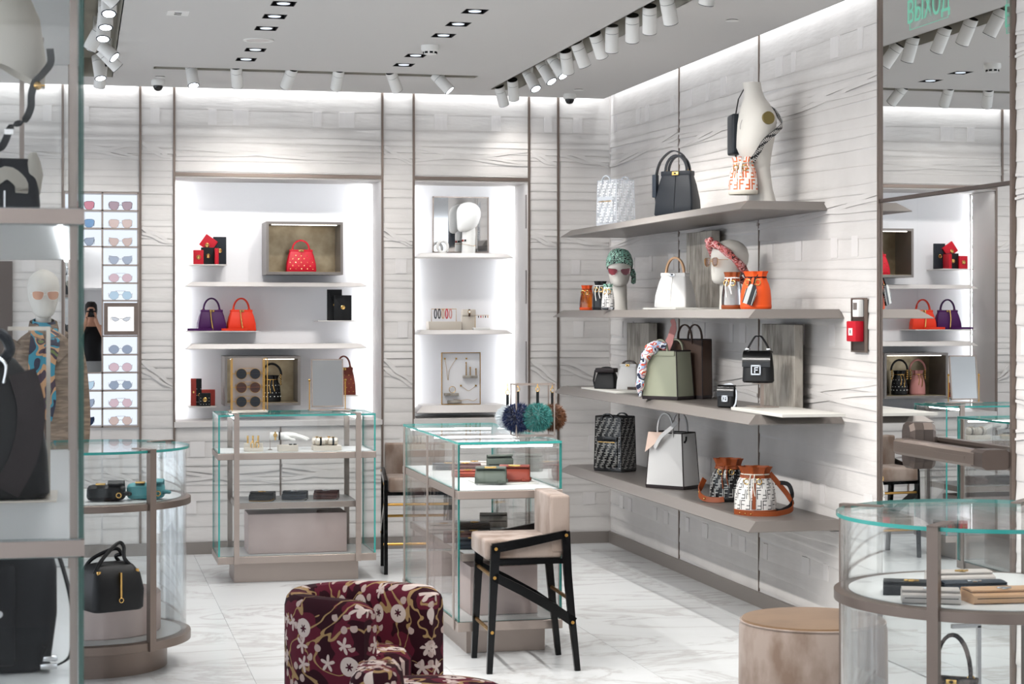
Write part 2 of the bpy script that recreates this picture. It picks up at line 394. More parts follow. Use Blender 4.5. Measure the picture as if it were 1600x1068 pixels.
scarf('scarf_red', ['#c9646c', '#e9c1bd', '#8c2226', '#d8776f', '#3a1d20'], 34)
scarf('scarf_blue', ['#1b2340', '#dfe0e3', '#8fa4c4', '#c84a2c', '#e7e3dd'], 17)
scarf('scarf_stripe', ['#1c1f38', '#2e8096', '#b58c66', '#3c2a3a', '#657340'], 6)
mat('snake', '#8d7f78', .5, mix=('#2e2727', 30, .42, .58), bump=(120, .2, .002))
# ================================================================== STRUCTURE
# ---- floor of marble slabs
b = MB(); b.box(-4.5, XR+.3, -3.2, YB+.6, -.12, -.006); floor = structure(b.obj('floor', 'panel', smooth=False))
TX, TY, X0T, Y0T = .9, .9, .78-.9*6, 13.05-.9*19+.35
tile_mesh = None
for i in range(11):
    for j in range(19):
        x, y = X0T+i*TX, Y0T+j*TY
        if x > XR-.02 or y > YB: continue
        if tile_mesh is None:
            b = MB(); b.box(-TX/2+.0008, TX/2-.0008, -TY/2+.0008, TY/2-.0008, -.02, 0); t = b.obj('floor_tile', 'marble', floor, False); tile_mesh = t.data
        else:
            t = bpy.data.objects.new('floor_tile', tile_mesh); COL.objects.link(t); t.parent = floor
        t.location = (x+TX/2, y+TY/2, 0)
# ---- ceiling with openings for tracks and downlights
SLOT_R = (2.775, 2.945, 4.2, 12.62); SLOT_L = (.035, .222, 4.2, 12.52); SLOT_B = (.475, 2.535, 11.93, 12.035)
DOWN = [at_z(u, v, H) for u, v in ((443, 6), (429, 26), (416, 44.6), (399, 78), (384.5, 93), (742, 18), (716, 38), (693, 55.6), (649.5, 87), (631, 101.5))]
for k in range(10): DOWN.append(Vector((1.0 if k < 5 else 1.97, 8.0-(k % 5)*1.5-.0, H)))  # unseen downlights added overhead to lift the room's light level
DW, DL = .12, .15
holes = [SLOT_R, SLOT_L, SLOT_B]+[(p.x-DW/2, p.x+DW/2, p.y-DL/2, p.y+DL/2) for p in DOWN]
cx0, cx1, cy0, cy1 = -4.5, XR-.07, -3.2, YB-.06
xs = sorted({cx0, cx1, *[q for h in holes for q in h[:2]]}); ys = sorted({cy0, cy1, *[q for h in holes for q in h[2:]]})
b = MB()
V = {}
def cv(i, j):
    if (i, j) not in V: V[i, j] = b.bm.verts.new((xs[i], ys[j], H))
    return V[i, j]
for i in range(len(xs)-1):
    for j in range(len(ys)-1):
        mx, my = (xs[i]+xs[i+1])/2, (ys[j]+ys[j+1])/2
        if any(h[0] < mx < h[1] and h[2] < my < h[3] for h in holes): continue
        b.face([cv(i, j), cv(i, j+1), cv(i+1, j+1), cv(i+1, j)])
b.box(cx1-.006, cx1, cy0, cy1, H, H+.12); b.box(cx0, cx1, cy1-.006, cy1, H, H+.12)
b.box(cx0, XR+.2, cy0, YB+.6, H+.2, H+.24)
ceiling = b.obj('ceiling', 'ceiling', smooth=False); structure(ceiling)
for hname, h, dz in (('track_slot', SLOT_R, .12), ('track_slot', SLOT_L, .12), ('track_slot', SLOT_B, .10)):
    b = MB(); x0, x1, y0, y1 = h; t = .006
    b.box(x0-t, x0, y0, y1, H, H+dz); b.box(x1, x1+t, y0, y1, H, H+dz); b.box(x0, x1, y0-t, y0, H, H+dz); b.box(x0, x1, y1, y1+t, H, H+dz); b.box(x0-t, x1+t, y0-t, y1+t, H+dz, H+dz+t)
    b.obj(hname, 'slot', ceiling, False)
    b = MB()
    if x1-x0 < y1-y0: b.box((x0+x1)/2-.018, (x0+x1)/2+.018, y0+.02, y1-.02, H+dz-.03, H+dz)
    else: b.box(x0+.02, x1-.02, (y0+y1)/2-.015, (y0+y1)/2+.015, H+dz-.03, H+dz)
    b.obj('track_rail', 'slot', ceiling, False)

# ---- leather strips wrapped over the wall panels
def wob(a, z, k): return sin(a*2.3+k*1.7+z*9)*.5+sin(a*5.1+k*3.1-z*14)*.3+sin(a*11.0+k*.9+z*31)*.2
def wall_pt(axis, a, out, z):
    return (a, YB-out, z) if axis == 'x' else (XR-out, a, z)
def strip(parent, axis, a0, a1, z0, z1, k, proud=.011, slope=0, amp=.004):
    b = MB(); n = max(3, int((a1-a0)/.14)); h = z1-z0
    prof = ((-.04, 0), (-.03, .7), (.05, 1.0), (.30, .80), (.65, .5), (.9, .25), (1.02, .12))
    rings = []
    for i in range(n+1):
        a = lerp(a0, a1, i/n); dz = slope*(i/n-.5)+.004*wob(a, z0, k+5)
        rings.append([wall_pt(axis, a, max(.0012, proud*q+(amp*wob(a, z0+h*t, k)*(1 if 0 < t < 1 else .3) if q else 0)) if q else 0, z0+h*t+dz) for t, q in prof])
    b.loft(rings, False, False, closed=False)
    return b.obj('strip', 'strip', parent)
def patch(parent, axis, a0, a1, z0, z1, out):
    b = MB(); a0 += .004; a1 -= .004
    pts = [wall_pt(axis, a, o, z) for a, o, z in ((a0, 0, z0), (a0, out, z0), (a1, out, z0), (a1, 0, z0))]
    pts2 = [wall_pt(axis, a, o, z) for a, o, z in ((a0, 0, z1), (a0, out, z1), (a1, out, z1), (a1, 0, z1))]
    b.loft([pts, pts2]); return b.obj('patch', 'strip_patch', parent, False)
def crossing(parent, axis, a0, a1, za, zb, k, wd=.03):
    b = MB(); n = 10; side = (0, 0, 1)
    pts = [wall_pt(axis, lerp(a0, a1, i/n), .009+.002*sin(i*1.3+k), lerp(za, zb, i/n)+.006*sin(i*.9+k)) for i in range(n+1)]
    b.strap(pts, [wd*(.6+.4*sin(pi*i/n+.4)) for i in range(n+1)], .005, side); return b.obj('crossing_strip', 'strip', parent)
ZV = [133, 168, 194, 211, 221, 231, 240, 250, 266, 277, 290, 303, 320, 343, 353, 363, 373, 383, 401, 426, 437, 449, 471, 486, 502, 529, 540, 551, 561, 574, 590, 608, 626, 648, 668, 690, 715, 728, 738, 748, 759, 770, 783, 804, 823.5, 847]
ZS = [at_y(245, v, YB).z for v in ZV]; ZS[0] = H+.02; ZS[-1] = .085
PATCH_ROWS = {1, 18, 24, 35, 42}; DIAG = (4, 14, 28, 37)
def clad(parent, axis, a0, a1, z0, z1, k, tilt=0):
    for i in range(len(ZS)-1):
        t, l = ZS[i], ZS[i+1]
        if l >= z1-.005 or t <= z0+.005: continue
        t, l = min(t, z1), max(l, z0)
        j = .35*wob(k*3.1, l, k)*.012
        strip(parent, axis, a0, a1, l, t, k*7+i, .003 if i == 0 else (.0045 if t-l > .09 else .0065), tilt*(.5+.5*sin(i*2.1+k)), .0006 if i == 0 else (.0012 if t-l > .09 else .0028))
        if i in PATCH_ROWS and t-l > .05:
            n = max(1, int((a1-a0)/.34)); 
            for q in range(n):
                c = a0+(a1-a0)*(q+.5+.25*sin(k*5+q*2.7+i))/n; w2 = .045+.012*sin(q*3+k+i)
                if c-w2 > a0+.01 and c+w2 < a1-.01: patch(parent, axis, c-w2, c+w2, l+.004, t-.002, .0085)
    for d in DIAG:
        if d+3 >= len(ZS): continue
        zt, zb = ZS[d], ZS[d+3]
        if zt > z1 or zb < z0: continue
        crossing(parent, axis, a0+.006, a1-.006, zt-.01, lerp(zt, zb, .85), k); crossing(parent, axis, a0+.006, a1-.006, lerp(zt, zb, .35), zb+.006, k+2, .022)
        if axis == 'y' or a1-a0 > .5: crossing(parent, axis, a0+.006, a1-.006, lerp(zt, zb, .75), lerp(zt, zb, .2), k+4, .026)
# back wall: backing slabs around the niches and around the lit eyewear unit
EX0, EX1 = -.093, .421; EZ1 = at_y(190, 302, YB).z; EZ0 = at_y(190, 667, YB).z
b = MB(); T = .5
for x0, x1, z0, z1 in ((-4.5, EX0, 0, H+.2), (EX0, EX1, EZ1, H+.2), (EX0, EX1, 0, EZ0), (EX1, N1[0], 0, H+.2), (N1[0], N1[1], NZ1, H+.2), (N1[0], N1[1], 0, NZ0), (N1[1], N2[0], 0, H+.2),
                       (N2[0], N2[1], NZ1, H+.2), (N2[0], N2[1], 0, NZ0), (N2[1], XR, 0, H+.2)):
    b.box(x0, x1, YB, YB+T, z0, z1)
wall_back = structure(b.obj('wall_back', 'panel', smooth=False))
G = .006
COLS = [(-1.6, EX0-G, 0, 3.3, 1), (EX0+G, EX1-G, EZ1+.01, 3.3, 2), (EX0+G, .160, 0, EZ0-.02, 2.6), (.172, EX1-G, 0, EZ0-.02, 2.8), (EX1+G, N1[0]-G, 0, 3.3, 3), (N1[0]+G, N1[1]-G, NZ1+.035, 3.3, 4), (N1[0]+G, 1.375-G, 0, NZ0-.045, 5), (1.375+G, N1[1]-G, 0, NZ0-.045, 6),
        (N1[1]+G, N2[0]-G, 0, 3.3, 7), (N2[0]+G, N2[1]-G, NZ1+.035, 3.3, 8), (N2[0]+G, N2[1]-G, 0, NZ0-.045, 9), (N2[1]+G, 3.36-G, 0, 3.3, 10), (3.36+G, XR-.012, 0, 3.3, 11)]
for a0, a1, z0, z1, k in COLS: clad(wall_back, 'x', a0, a1, z0, z1, k)
for x in (EX0, EX1, N1[0], N1[1], N2[0], N2[1], 3.36):
    b = MB(); b.box(x-.0075, x+.0075, YB-.014, YB+.0, .085, H+.05); b.obj('seam_trim', 'bronze', wall_back, False)
b = MB(); b.box(1.37, 1.38, YB-.012, YB, .085, NZ0-.04); b.obj('seam_trim', 'bronze', wall_back, False)
# niche linings
for n, (x0, x1) in enumerate((N1, N2)):
    nm = 'niche_lining'
    b = MB(); b.box(x0, x1, YN, YN+.03, NZ0, NZ1); b.obj('niche_back', 'niche', wall_back, False)
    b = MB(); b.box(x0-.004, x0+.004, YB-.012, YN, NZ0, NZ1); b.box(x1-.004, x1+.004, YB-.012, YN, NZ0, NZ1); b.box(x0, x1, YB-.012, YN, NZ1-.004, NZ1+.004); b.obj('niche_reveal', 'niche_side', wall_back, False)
    b = MB(); b.box(x0, x1, YB-.02, YN, NZ0-.035, NZ0+.003, .002); b.obj('niche_sill', 'shelf_white', wall_back, False)
    b = MB(); b.box(x0, x1, YB-.016, YB, NZ1+.006, NZ1+.03); b.obj('niche_head_trim', 'bronze', wall_back, False)
# three service slots in the right reveal of the second niche
for z0, z1 in ((2.26, 2.50), (1.72, 1.96), (1.15, 1.45)):
    b = MB(); b.box(N2[1]-.008, N2[1]-.003, YB+.05, YB+.075, z0, z1); b.obj('reveal_slot', 'bronze_dark', wall_back, False)
# baseboards
b = MB(); b.box(-4.5, XR-.008, YB-.02, YB-.0005, 0, .082); structure(b.obj('baseboard_back', 'baseboard', smooth=False))
DY0, DY1 = 7.045, 8.36
b = MB(); b.box(XR-.02, XR-.0005, DY1+.01, YB-.008, 0, .082); b.box(XR-.02, XR-.0005, 3, DY0-.01, 0, .082); structure(b.obj('baseboard_right', 'baseboard', smooth=False))
# right wall
AL = at_x(1338, 468, XR), at_x(1358, 548, XR)       # recess of the alarm point
b = MB(); b.box(XR, XR+.25, -3.2, YB+.5, 0, H+.2); wall_right = structure(b.obj('wall_right', 'panel', smooth=False))
for a0, a1, k in ((11.455+G, YB-.012, 21), (10.012+G, 11.455-G, 22), (8.36+.012, 10.012-G, 23), (5.6, DY0-.012, 24)):
    clad(wall_right, 'y', a0, a1, 0, H-.01, k, .05)
for y in (11.455, 10.012):
    b = MB(); b.box(XR-.009, XR, y-.0035, y+.0035, .085, H+.05); b.obj('seam_trim', 'bronze', wall_right, False)
b = MB(); b.box(XR-.012, XR, YB-.012, YB, .085, H+.05); b.obj('corner_trim', 'shelf_white', wall_right, False)
# mirrored exit doors with overpanel
DZ = 2.185
for y in (DY0, DY1):
    b = MB(); b.box(XR-.022, XR, y-.009, y+.009, 0, H+.1); tag(structure(b.obj('trim_1', 'bronze', smooth=False)), 'thin bronze upright edging the mirrored exit door')
b = MB(); b.box(XR-.010, XR-.001, DY0+.009, DY1-.009, DZ+.012, H+.1); ov = b.obj('door_2', 'mirror', smooth=False)
tag(structure(ov), 'fixed mirror panel above the exit doors')
def leaf(nm, y0, y1, rz, label):
    o = thing(nm, label, None); o['kind'] = 'structure'; o.location = (XR, (y0+y1)/2, 0); o.rotation_euler = (0, 0, rz)
    b = MB(); h = (y1-y0)/2-.0025; b.box(-.010, -.004, -h, h, .01, DZ-.008); b.obj('mirror_pane', 'mirror', o, False)
    b = MB(); b.box(-.004, .0, -h, h, .01, DZ-.008); b.obj('door_edge', 'bronze_dark', o, False)
    return o
DSPLIT = 7.945; DROT = radians(.2)
door_a = leaf('door_1', DSPLIT, DY1-.01, DROT, 'narrow mirrored leaf of the exit door')
door_b = leaf('door_3', DY0+.01, DSPLIT, DROT, 'wide mirrored leaf of the exit door behind the push bar')
b = MB(); b.box(XR-.016, XR-.001, DY0+.009, DY1-.009, DZ-.006, DZ+.010); structure(b.obj('trim_2', 'bronze_dark', smooth=False))
# rear wall behind the photographer (seen in the small mirror)
b = MB(); b.box(-.9, 1.6, -3.2, -3.0, 0, H+.2); b.box(.05, .09, -3.0, -2.96, .3, 2.9); b.box(.1, .9, -3.0, -2.7, 2.0, 2.03); b.box(.1, .9, -3.0, -2.7, 1.2, 1.23)
structure(b.obj('wall_front', 'panel', smooth=False))
strip_light('cove_light_front', (-.8, -2.9, H-.05), (1.5, -2.9, H-.05), (0, -.3, -1), .03, 60)  # fill strip added under the ceiling to brighten the rear wall
# ================================================================== CEILING FITTINGS
def spot_head(label, pos, d, lit, group, zt=None):
    "track spotlight: cylinder of 13 cm on a short stem"
    d = Vector(d).normalized(); p = Vector(pos); o = thing('track_spotlight', label, 'spotlight', p, 0, group)
    L, r = .145, .037
    b = MB(); b.tube([-d*L*.55, -d*L*.29], r, 20); b.tube([-d*L*.275, d*L*.45], r, 20); b.obj('housing', 'white', o)
    b = MB(); b.tube([-d*L*.30, -d*L*.27], r*.965, 20); b.obj('joint_ring', 'black', o)
    b = MB(); b.tube([d*L*.45, d*L*.47], r*.99, 20); b.obj('front_ring', 'slate', o)
    b = MB(); b.tube([d*L*.47, d*L*.475], r*.8, 20); b.obj('lens', 'lens_lit', o)
    b = MB(); b.tube([-d*L*.552, -d*L*.56], r*.92, 20); b.obj('rear_grille', 'black', o)
    b = MB(); b.tube([(0, 0, -.01), (0, 0, H+(.085 if zt is None else zt)-p.z)], .011, 10); b.obj('stem', 'white', o)
    l = bpy.data.lights.new('spot_beam', 'SPOT'); l.energy = SPOT_W*lit; l.spot_size = radians(92); l.spot_blend = .9; l.shadow_soft_size = .035; l.color = (1, .975, .94)
    lo = bpy.data.objects.new('spot_beam', l); COL.objects.link(lo); lo.parent = o; lo.location = d*(L*.47+.012); lo.rotation_euler = d.to_track_quat('-Z', 'Y').to_euler()
    return o
SX = 2.86
RT = [(784, 141, (.35, .5, -.8)), (802, 134, (.2, .55, -.8)), (831, 117, (.25, -.45, -.75)), (854, 108, (.35, -.4, -.75)), (872, 100, (.35, -.4, -.75)), (886, 91, (.25, .5, -.8)), (908, 80, (.42, .25, -.85)), (936, 66, (.42, .45, -.8)),
      (956, 53, (.1, .4, -.9)), (988, 36, (.15, .5, -.85)), (1015, 20, (.15, .5, -.85)), (1045, 5, (.3, .4, -.85))]
NTH = ['first', 'second', 'third', 'fourth', 'fifth', 'sixth', 'seventh', 'eighth', 'ninth', 'tenth', 'eleventh', 'twelfth', 'thirteenth']
for i, (u, v, d) in enumerate(RT):
    p = at_x(u, v, SX); p.z = min(p.z, H-.035)
    p = at_z(u, v, H-.035); p.x = SX
    # keep the fitting on the rail: solve depth on the plane of the rail
    p = at_x(u, v, SX); p.z = H-.04
    spot_head('white track spotlight over the right shelves, %s counted from the back wall' % NTH[i], p, d, .2 if i < 2 else (.42 if d[1] > 0 else .6), 'spotlights of the right-hand track')
for i in range(5):  # unseen heads added above the frame to light the floor
    p = Vector((SX, 8.3-i*.9, H-.04)); spot_head('added white track spotlight near the camera, %s of those unseen above the frame' % NTH[i], p, (-.05, .4, -.9), 1.4, 'spotlights of the right-hand track')
BT = [(300.5, 117, (.1, -.35, -.9)), (370, 120, (.12, .7, -.8)), (451, 121, (-.25, .7, -.8)), (527, 124, (-.05, .7, -.8)), (616, 126, (.4, .6, -.75)), (692, 127, (.65, -.25, -.75))]
for i, (u, v, d) in enumerate(BT):
    p = at_y(u, v, 11.985); p.z = min(H-.045, p.z+.02)
    spot_head('white track spotlight before the back niches, %s from the left' % NTH[i], p, d, .8, 'spotlights of the back track', .07)
LT = [(157, 120, (-.1, .4, -.85)), (155, 104, (.12, -.3, -.9)), (172, 84, (.75, .2, -.75)), (166, 92, (.7, -.3, -.7)), (148, 66, (-.45, .2, -.85)), (162, 44, (-.05, -.35, -.9)), (165, 22, (.0, -.3, -.95)), (170, 0, (.0, -.4, -.9))]
for i, (u, v, d) in enumerate(LT):
    Y = 12.2-i*.42; spot_head('white track spotlight on the left track, %s counted from the back wall' % NTH[i], (at_y(u, v, Y).x, Y, H-.04), d, .6, 'spotlights of the left track')
for i in range(8):  # unseen heads added on the left track to brighten the right wall
    spot_head('added unseen white spotlight of the left track turned to the right wall, %s above the frame' % NTH[i], (.13, 9.0-i*.62, H-.04), (.84, .30, -.70), 2.2, 'spotlights of the left track')
for i, p in enumerate(DOWN):
    row = 'left' if abs(p.x-1) < .3 else 'right'
    k = (i % 5) if i < 10 else None
    lab = ('recessed black square downlight in the %s ceiling row, %s from the back wall' % (row, NTH[4-k])) if k is not None else 'recessed black square downlight above the camera, %s row, number %s back' % (row, NTH[i % 5])
    o = thing('downlight', lab, 'downlight', p, 0, 'recessed ceiling downlights')
    b = MB(); t = .004; x, y, z = DW/2, DL/2, .07
    b.box(-x, -x+t, -y, y, 0, z); b.box(x-t, x, -y, y, 0, z); b.box(-x, x, -y, -y+t, 0, z); b.box(-x, x, y-t, y, 0, z); b.box(-x, x, -y, y, z, z+t); b.obj('recess_box', 'black', o, False)
    b = MB(); b.lathe([(.022, .066), (.032, .04), (.036, .003), (.032, .001)], 20); b.obj('lamp_ring', 'silver', o)
    b = MB(); b.lathe([(.032, -.001), (.032, .003)], 20); b.obj('lamp_glass', 'downlight_lamp', o)
    l = bpy.data.lights.new('down_beam', 'SPOT'); l.energy = DOWN_W*(.75 if row == 'left' else 1.5); l.spot_size = radians(110); l.spot_blend = .8; l.shadow_soft_size = .04; l.color = (1, .98, .95)
    lo = bpy.data.objects.new('down_beam', l); COL.objects.link(lo); lo.parent = o; lo.location = (0, 0, -.008)
def dome(u, v, label):
    p = at_z(u, v, H); o = thing('dome_camera', label, 'security camera', p, 0, 'ceiling dome cameras')
    b = MB(); b.lathe([(.042, 0), (.046, -.01), (.044, -.034), (.034, -.038)], 24); b.obj('base_ring', 'white', o)
    b = MB(); b.lathe([(.033, -.036), (.032, -.048), (.024, -.064), (.012, -.071), (.001, -.073)], 20); b.obj('dome', 'black_gloss', o)
dome(247, 125, 'black ceiling dome camera near the eyewear wall'); dome(890, 146.5, 'black ceiling dome camera beside the room corner')
p = at_z(672, 71, H); o = thing('smoke_detector', 'white smoke detector with dark vents between the ceiling lights', 'smoke detector', p)
b = MB(); b.lathe([(.052, 0), (.052, -.024), (.047, -.032), (.04, -.034), (.036, -.05), (.02, -.054), (.001, -.054)], 28); b.obj('housing', 'white', o)
for i in range(8):
    a = i*pi/4; b = MB(); b.box(-.009, .009, -.002, .002, -.048, -.037); b.xf(Matrix.Rotation(a, 4, 'Z') @ Matrix.Translation((0, -.0385, 0))); b.obj('vent', 'black', o, False)
o = thing('ceiling_speaker', 'round white flush speaker in the left row of downlights', 'speaker', at_z(404, 62.5, H))
b = MB(); b.lathe([(.085, 0), (.085, -.005), (.068, -.005), (.066, -.001)], 36); b.obj('bezel', 'white', o); b = MB(); b.lathe([(.066, -.0012), (.066, -.0028)], 36); b.obj('grille', 'shelf_white', o)
o = thing('ceiling_plate', 'white square service plate with two slits at upper left', 'ceiling plate', at_z(278, 20, H))
b = MB(); b.box(-.055, .055, -.075, .075, -.004, 0, .001); b.obj('plate', 'white', o, False)
for y in (-.02, .03): b = MB(); b.box(-.018, .018, y-.006, y+.006, -.006, -.004); b.obj('slit', 'black', o, False)
for (u, v), l in zip(((250, 119.5), (904, 139.5), (1144, 31)), ('flush white ceiling disc above the left dome camera', 'flush white ceiling disc beside the corner dome camera', 'flush white ceiling disc over the top right shelf')):
    o = thing('sprinkler_cover', l, 'sprinkler', at_z(u, v, H), 0, 'flush ceiling discs'); b = MB(); b.lathe([(.034, -.003), (.036, -.006), (.001, -.007)], 24); b.obj('cap', 'white', o); b = MB(); b.lathe([(.03, 0), (.03, -.003)], 24); b.obj('shadow_gap', 'bronze_dark', o)
# green glass exit sign hanging off the mirrored wall
o = thing('exit_sign', 'hanging clear exit sign with green letters ВЫХОД', 'exit sign', (3.514, 7.30, 2.875))
y0, y1 = -.13, .24
b = MB(); b.box(-.0006, .0006, y0+.003, y1-.003, .003, .257); b.obj('pane', 'exit_pane', o, False)
b = MB(); t = .0022
for (a, c, e, f) in ((y0, y1, 0, t), (y0, y1, .26-t, .26), (y0, y0+t, 0, .26), (y1-t, y1, 0, .26)): b.box(-.0008, .0008, a, c, e, f)
b.obj('lit_edge', 'exit_green', o, False)
b = MB(); b.box(-.02, .02, y0-.01, y1+.01, .26, H-2.875); b.obj('lamp_housing', 'white', o, False)
cu = bpy.data.curves.new('letter_curve', 'FONT'); cu.body = 'ВЫХОД'; cu.size = .15; cu.align_x = 'CENTER'; cu.extrude = .0006; cu.materials.append(M['exit_green'])
tmp = bpy.data.objects.new('letter_curve', cu); COL.objects.link(tmp); bpy.context.view_layer.update()
tme = bpy.data.meshes.new_from_object(tmp.evaluated_get(bpy.context.evaluated_depsgraph_get())); bpy.data.objects.remove(tmp); tme.materials.clear(); tme.materials.append(M['exit_green'])
to = bpy.data.objects.new('lettering', tme); COL.objects.link(to); to.parent = o; to.location = (-.0022, .055, .03); to.rotation_euler = (pi/2, 0, -pi/2); to.scale = (.74, .92, 1)
b = MB(); 

# ================================================================== RIGHT WALL: shelves, door bar, alarm
SHELF = {1: 2.225, 2: 1.672, 3: 1.145, 4: .612}          # top surfaces
def wall_shelf(n, ynear, yfar, xf, label):
    z1 = SHELF[n]; z0 = z1-.048; e = .06
    o = thing('display_shelf', label, 'shelf', (XR, (ynear+yfar)/2, z0), 0, 'long shelves on the right wall'); L = (yfar-ynear)/2; D = XR-xf
    b = MB(); bot = [(-.004, -L), (-.004, L), (-D, L), (-D, -L)]; top = [(-.004, -L+e), (-.004, L-e), (-D+e, L-e), (-D+e, -L+e)]
    b.loft([[(x, y, 0) for x, y in bot], [(x, y, .004) for x, y in bot], [(x, y, z1-z0) for x, y in top]]); b.obj('board', 'shelf_metal', o, False)
wall_shelf(1, 9.0, 12.62, 3.27, 'topmost long metal shelf on the right wall under the headless torso')
wall_shelf(2, 8.8, 12.72, 3.24, 'second long shelf from the top, carrying the two mannequin heads')
wall_shelf(3, 8.8, 12.72, 3.24, 'third long shelf from the top, carrying the green tote')
wall_shelf(4, 8.8, 12.55, 3.24, 'lowest long shelf on the right wall, carrying the bucket bags')
# push bar
o = thing('push_bar', 'bronze panic push bar across the mirrored exit door', 'push bar', (XR, 7.5, 1.05))
b = MB()
def oct_(h, w, c=.3): return [(-w, -h*(1-c)), (-w*(1-c), -h), (w*(1-c), -h), (w, -h*(1-c)), (w, h*(1-c)), (w*(1-c), h), (-w*(1-c), h), (-w, h*(1-c))]
b.loft([[(-.012, .43+y, z) for y, z in oct_(.105, .055)], [(-.055, .43+y, z) for y, z in oct_(.105, .055)], [(-.075, .43+y*.8, z*.88) for y, z in oct_(.105, .055)]]); b.obj('latch_housing', 'bronze_dark', o, False)
b = MB(); b.loft([[(-.115+x, yy, z) for x, z in oct_(.036, .035, .35)] for yy in (-.38, .40)]); b.box(-.152, -.148, -.3, .36, -.006, .006); b.obj('bar', 'bronze', o, False)
b = MB(); b.loft([[(-.085+x*1.25, yy, z*1.15) for x, z in oct_(.036, .05, .3)] for yy in (-.45, -.35)]); b.obj('end_cap', 'bronze_dark', o, False)
b = MB(); b.box(-.08, -.012, -.43, -.39, -.03, .03); b.box(-.08, -.05, .38, .46, -.04, .04); b.obj('bracket', 'bronze_dark', o, False)
# fire alarm call point in a bronze recess frame
p0, p1 = AL; y0, y1 = p1.y, p0.y; z0, z1 = p1.z, p0.z; t = .008
o = thing('alarm_panel', 'narrow dark recessed panel holding the fire call point', 'wall panel', (XR-.012, (y0+y1)/2, z0)); h = (y1-y0)/2
b = MB(); b.box(-.006, .01, -h, h, 0, z1-z0); b.obj('back_plate', 'bronze_dark', o, False)
b = MB(); b.box(-.014, .0, -h-t, -h, 0, z1-z0); b.box(-.014, .0, h, h+t, 0, z1-z0); b.box(-.014, 0, -h-t, h+t, z1-z0, z1-z0+t); b.box(-.014, 0, -h-t, h+t, -t, 0); b.obj('frame', 'bronze', o, False)
o = thing('fire_call_point', 'red fire alarm call point in the dark wall recess', 'fire alarm', (XR-.018, (y0+y1)/2+.0, z0+.045))
b = MB(); b.box(-.045, 0, -.055, .055, 0, .10, .006); b.obj('case', 'red', o); b = MB(); b.box(-.0475, -.044, -.022, .022, .03, .065); b.obj('push_plate', 'white', o, False); b = MB(); b.box(-.0485, -.047, -.004, .004, .04, .056); b.obj('symbol', 'black', o, False)
o = thing('intercom', 'small grey and white intercom above the red call point', 'intercom', (XR-.018, (y0+y1)/2-.02, z0+.165))
b = MB(); b.box(-.03, 0, -.035, .035, 0, .085, .005); b.obj('case', 'white', o); b = MB(); b.box(-.032, -.029, -.022, .022, .035, .07); b.obj('face', 'shelf_metal', o, False)
# ================================================================== BUILDERS OF GOODS
def arc_pts(w, h, z0, y=0, n=14, sq=1.0):
    return [(w/2*-cos(pi*i/n), y, z0+h*sin(pi*i/n)**sq) for i in range(n+1)]
def top_bag(name, label, loc, rz, wd, ht, dp, body, trim='gold', handle=None, studs=False, chain=False, group=None, gusset=None, handle_h=.42, two=False, strap=None, seam=True):
    "structured trapezoid handbag with a frame bar, turn lock and an arched handle"
    o = thing(name, label, 'handbag', loc, rz, group); handle = handle or body
    def ring(z, w, d, r=.012, pinch=0):
        pts = rrect(w, d, r, 3)
        return [(x*(1-pinch*(abs(y) < d*.2)), y, z) for x, y in pts]
    b = MB(); b.loft([ring(0, wd*.97, dp*.95), ring(ht*.03, wd, dp), ring(ht*.35, wd*.97, dp*.88), ring(ht*.7, wd*.86, dp*.62), ring(ht*.86, wd*.78, dp*.46), ring(ht*.93, wd*.76, dp*.40)]); bd = b.obj('body', body, o)
    b = MB(); b.box(-wd*.39, wd*.39, -dp*.22, dp*.22, ht*.885, ht, .006); b.obj('top_bar', body, o)
    if seam:
        b = MB(); b.strap([(wd*.02, -dp*.49, ht*.02), (wd*.02, -dp*.46, ht*.35), (wd*.01, -dp*.325, ht*.7), (0, -dp*.25, ht*.88)], .004, .004, (1, 0, 0)); b.obj('centre_seam', gusset or body, o)
    b = MB(); b.box(-wd*.085, wd*.085, -dp*.22-.007, -dp*.21, ht*.90, ht*.985, .002); lk = b.obj('lock', trim, o); b = MB(); b.box(-wd*.03, wd*.03, -dp*.22-.011, -dp*.22-.006, ht*.925, ht*.96, .001); b.obj('turn_catch', 'black', lk)
    for y in ((-dp*.15, dp*.15) if two else (0,)):
        hp = arc_pts(wd*.56, ht*handle_h, ht*.985, y); b = MB(); b.strap(hp, .016, .011, (0, 1, 0)); b.obj('handle', handle, o)
        for sx in (-1, 1): b = MB(); b.tube([(sx*wd*.28+.010*cos(a), y, ht*.985+.010*sin(a)) for a in [i*pi/5 for i in range(10)]], .0028, 6, True); b.obj('handle_ring', trim, o)
    if studs:
        b = MB()
        for j in range(5):
            for i in range(5):
                t = .12+j*.15; x = (-.38+.19*i+(.09 if j % 2 else 0))*wd; z = ht*t
                if abs(x) > wd*(.46-.12*t): continue
                b.ball((x, -dp*.5*(1-.42*max(0, t-.1)/.8)-.001, z), .0042, 6, 4)
        b.obj('studs', 'gold', o)
    if chain:
        pts = spline([(-wd*.05, -dp*.27, ht*.97), (-wd*.05, -dp*.45, ht*.6), (-wd*.02, -dp*.55, ht*.25), (0, -dp*.56, .006)], 8)
        b = MB()
        for i, q in enumerate(pts[:-1]): b.box(q.x-.004, q.x+.004, q.y-.003, q.y+.003, q.z-.0045, q.z+.0045, .001, 1)
        b.obj('chain', 'gold', o)
    return o
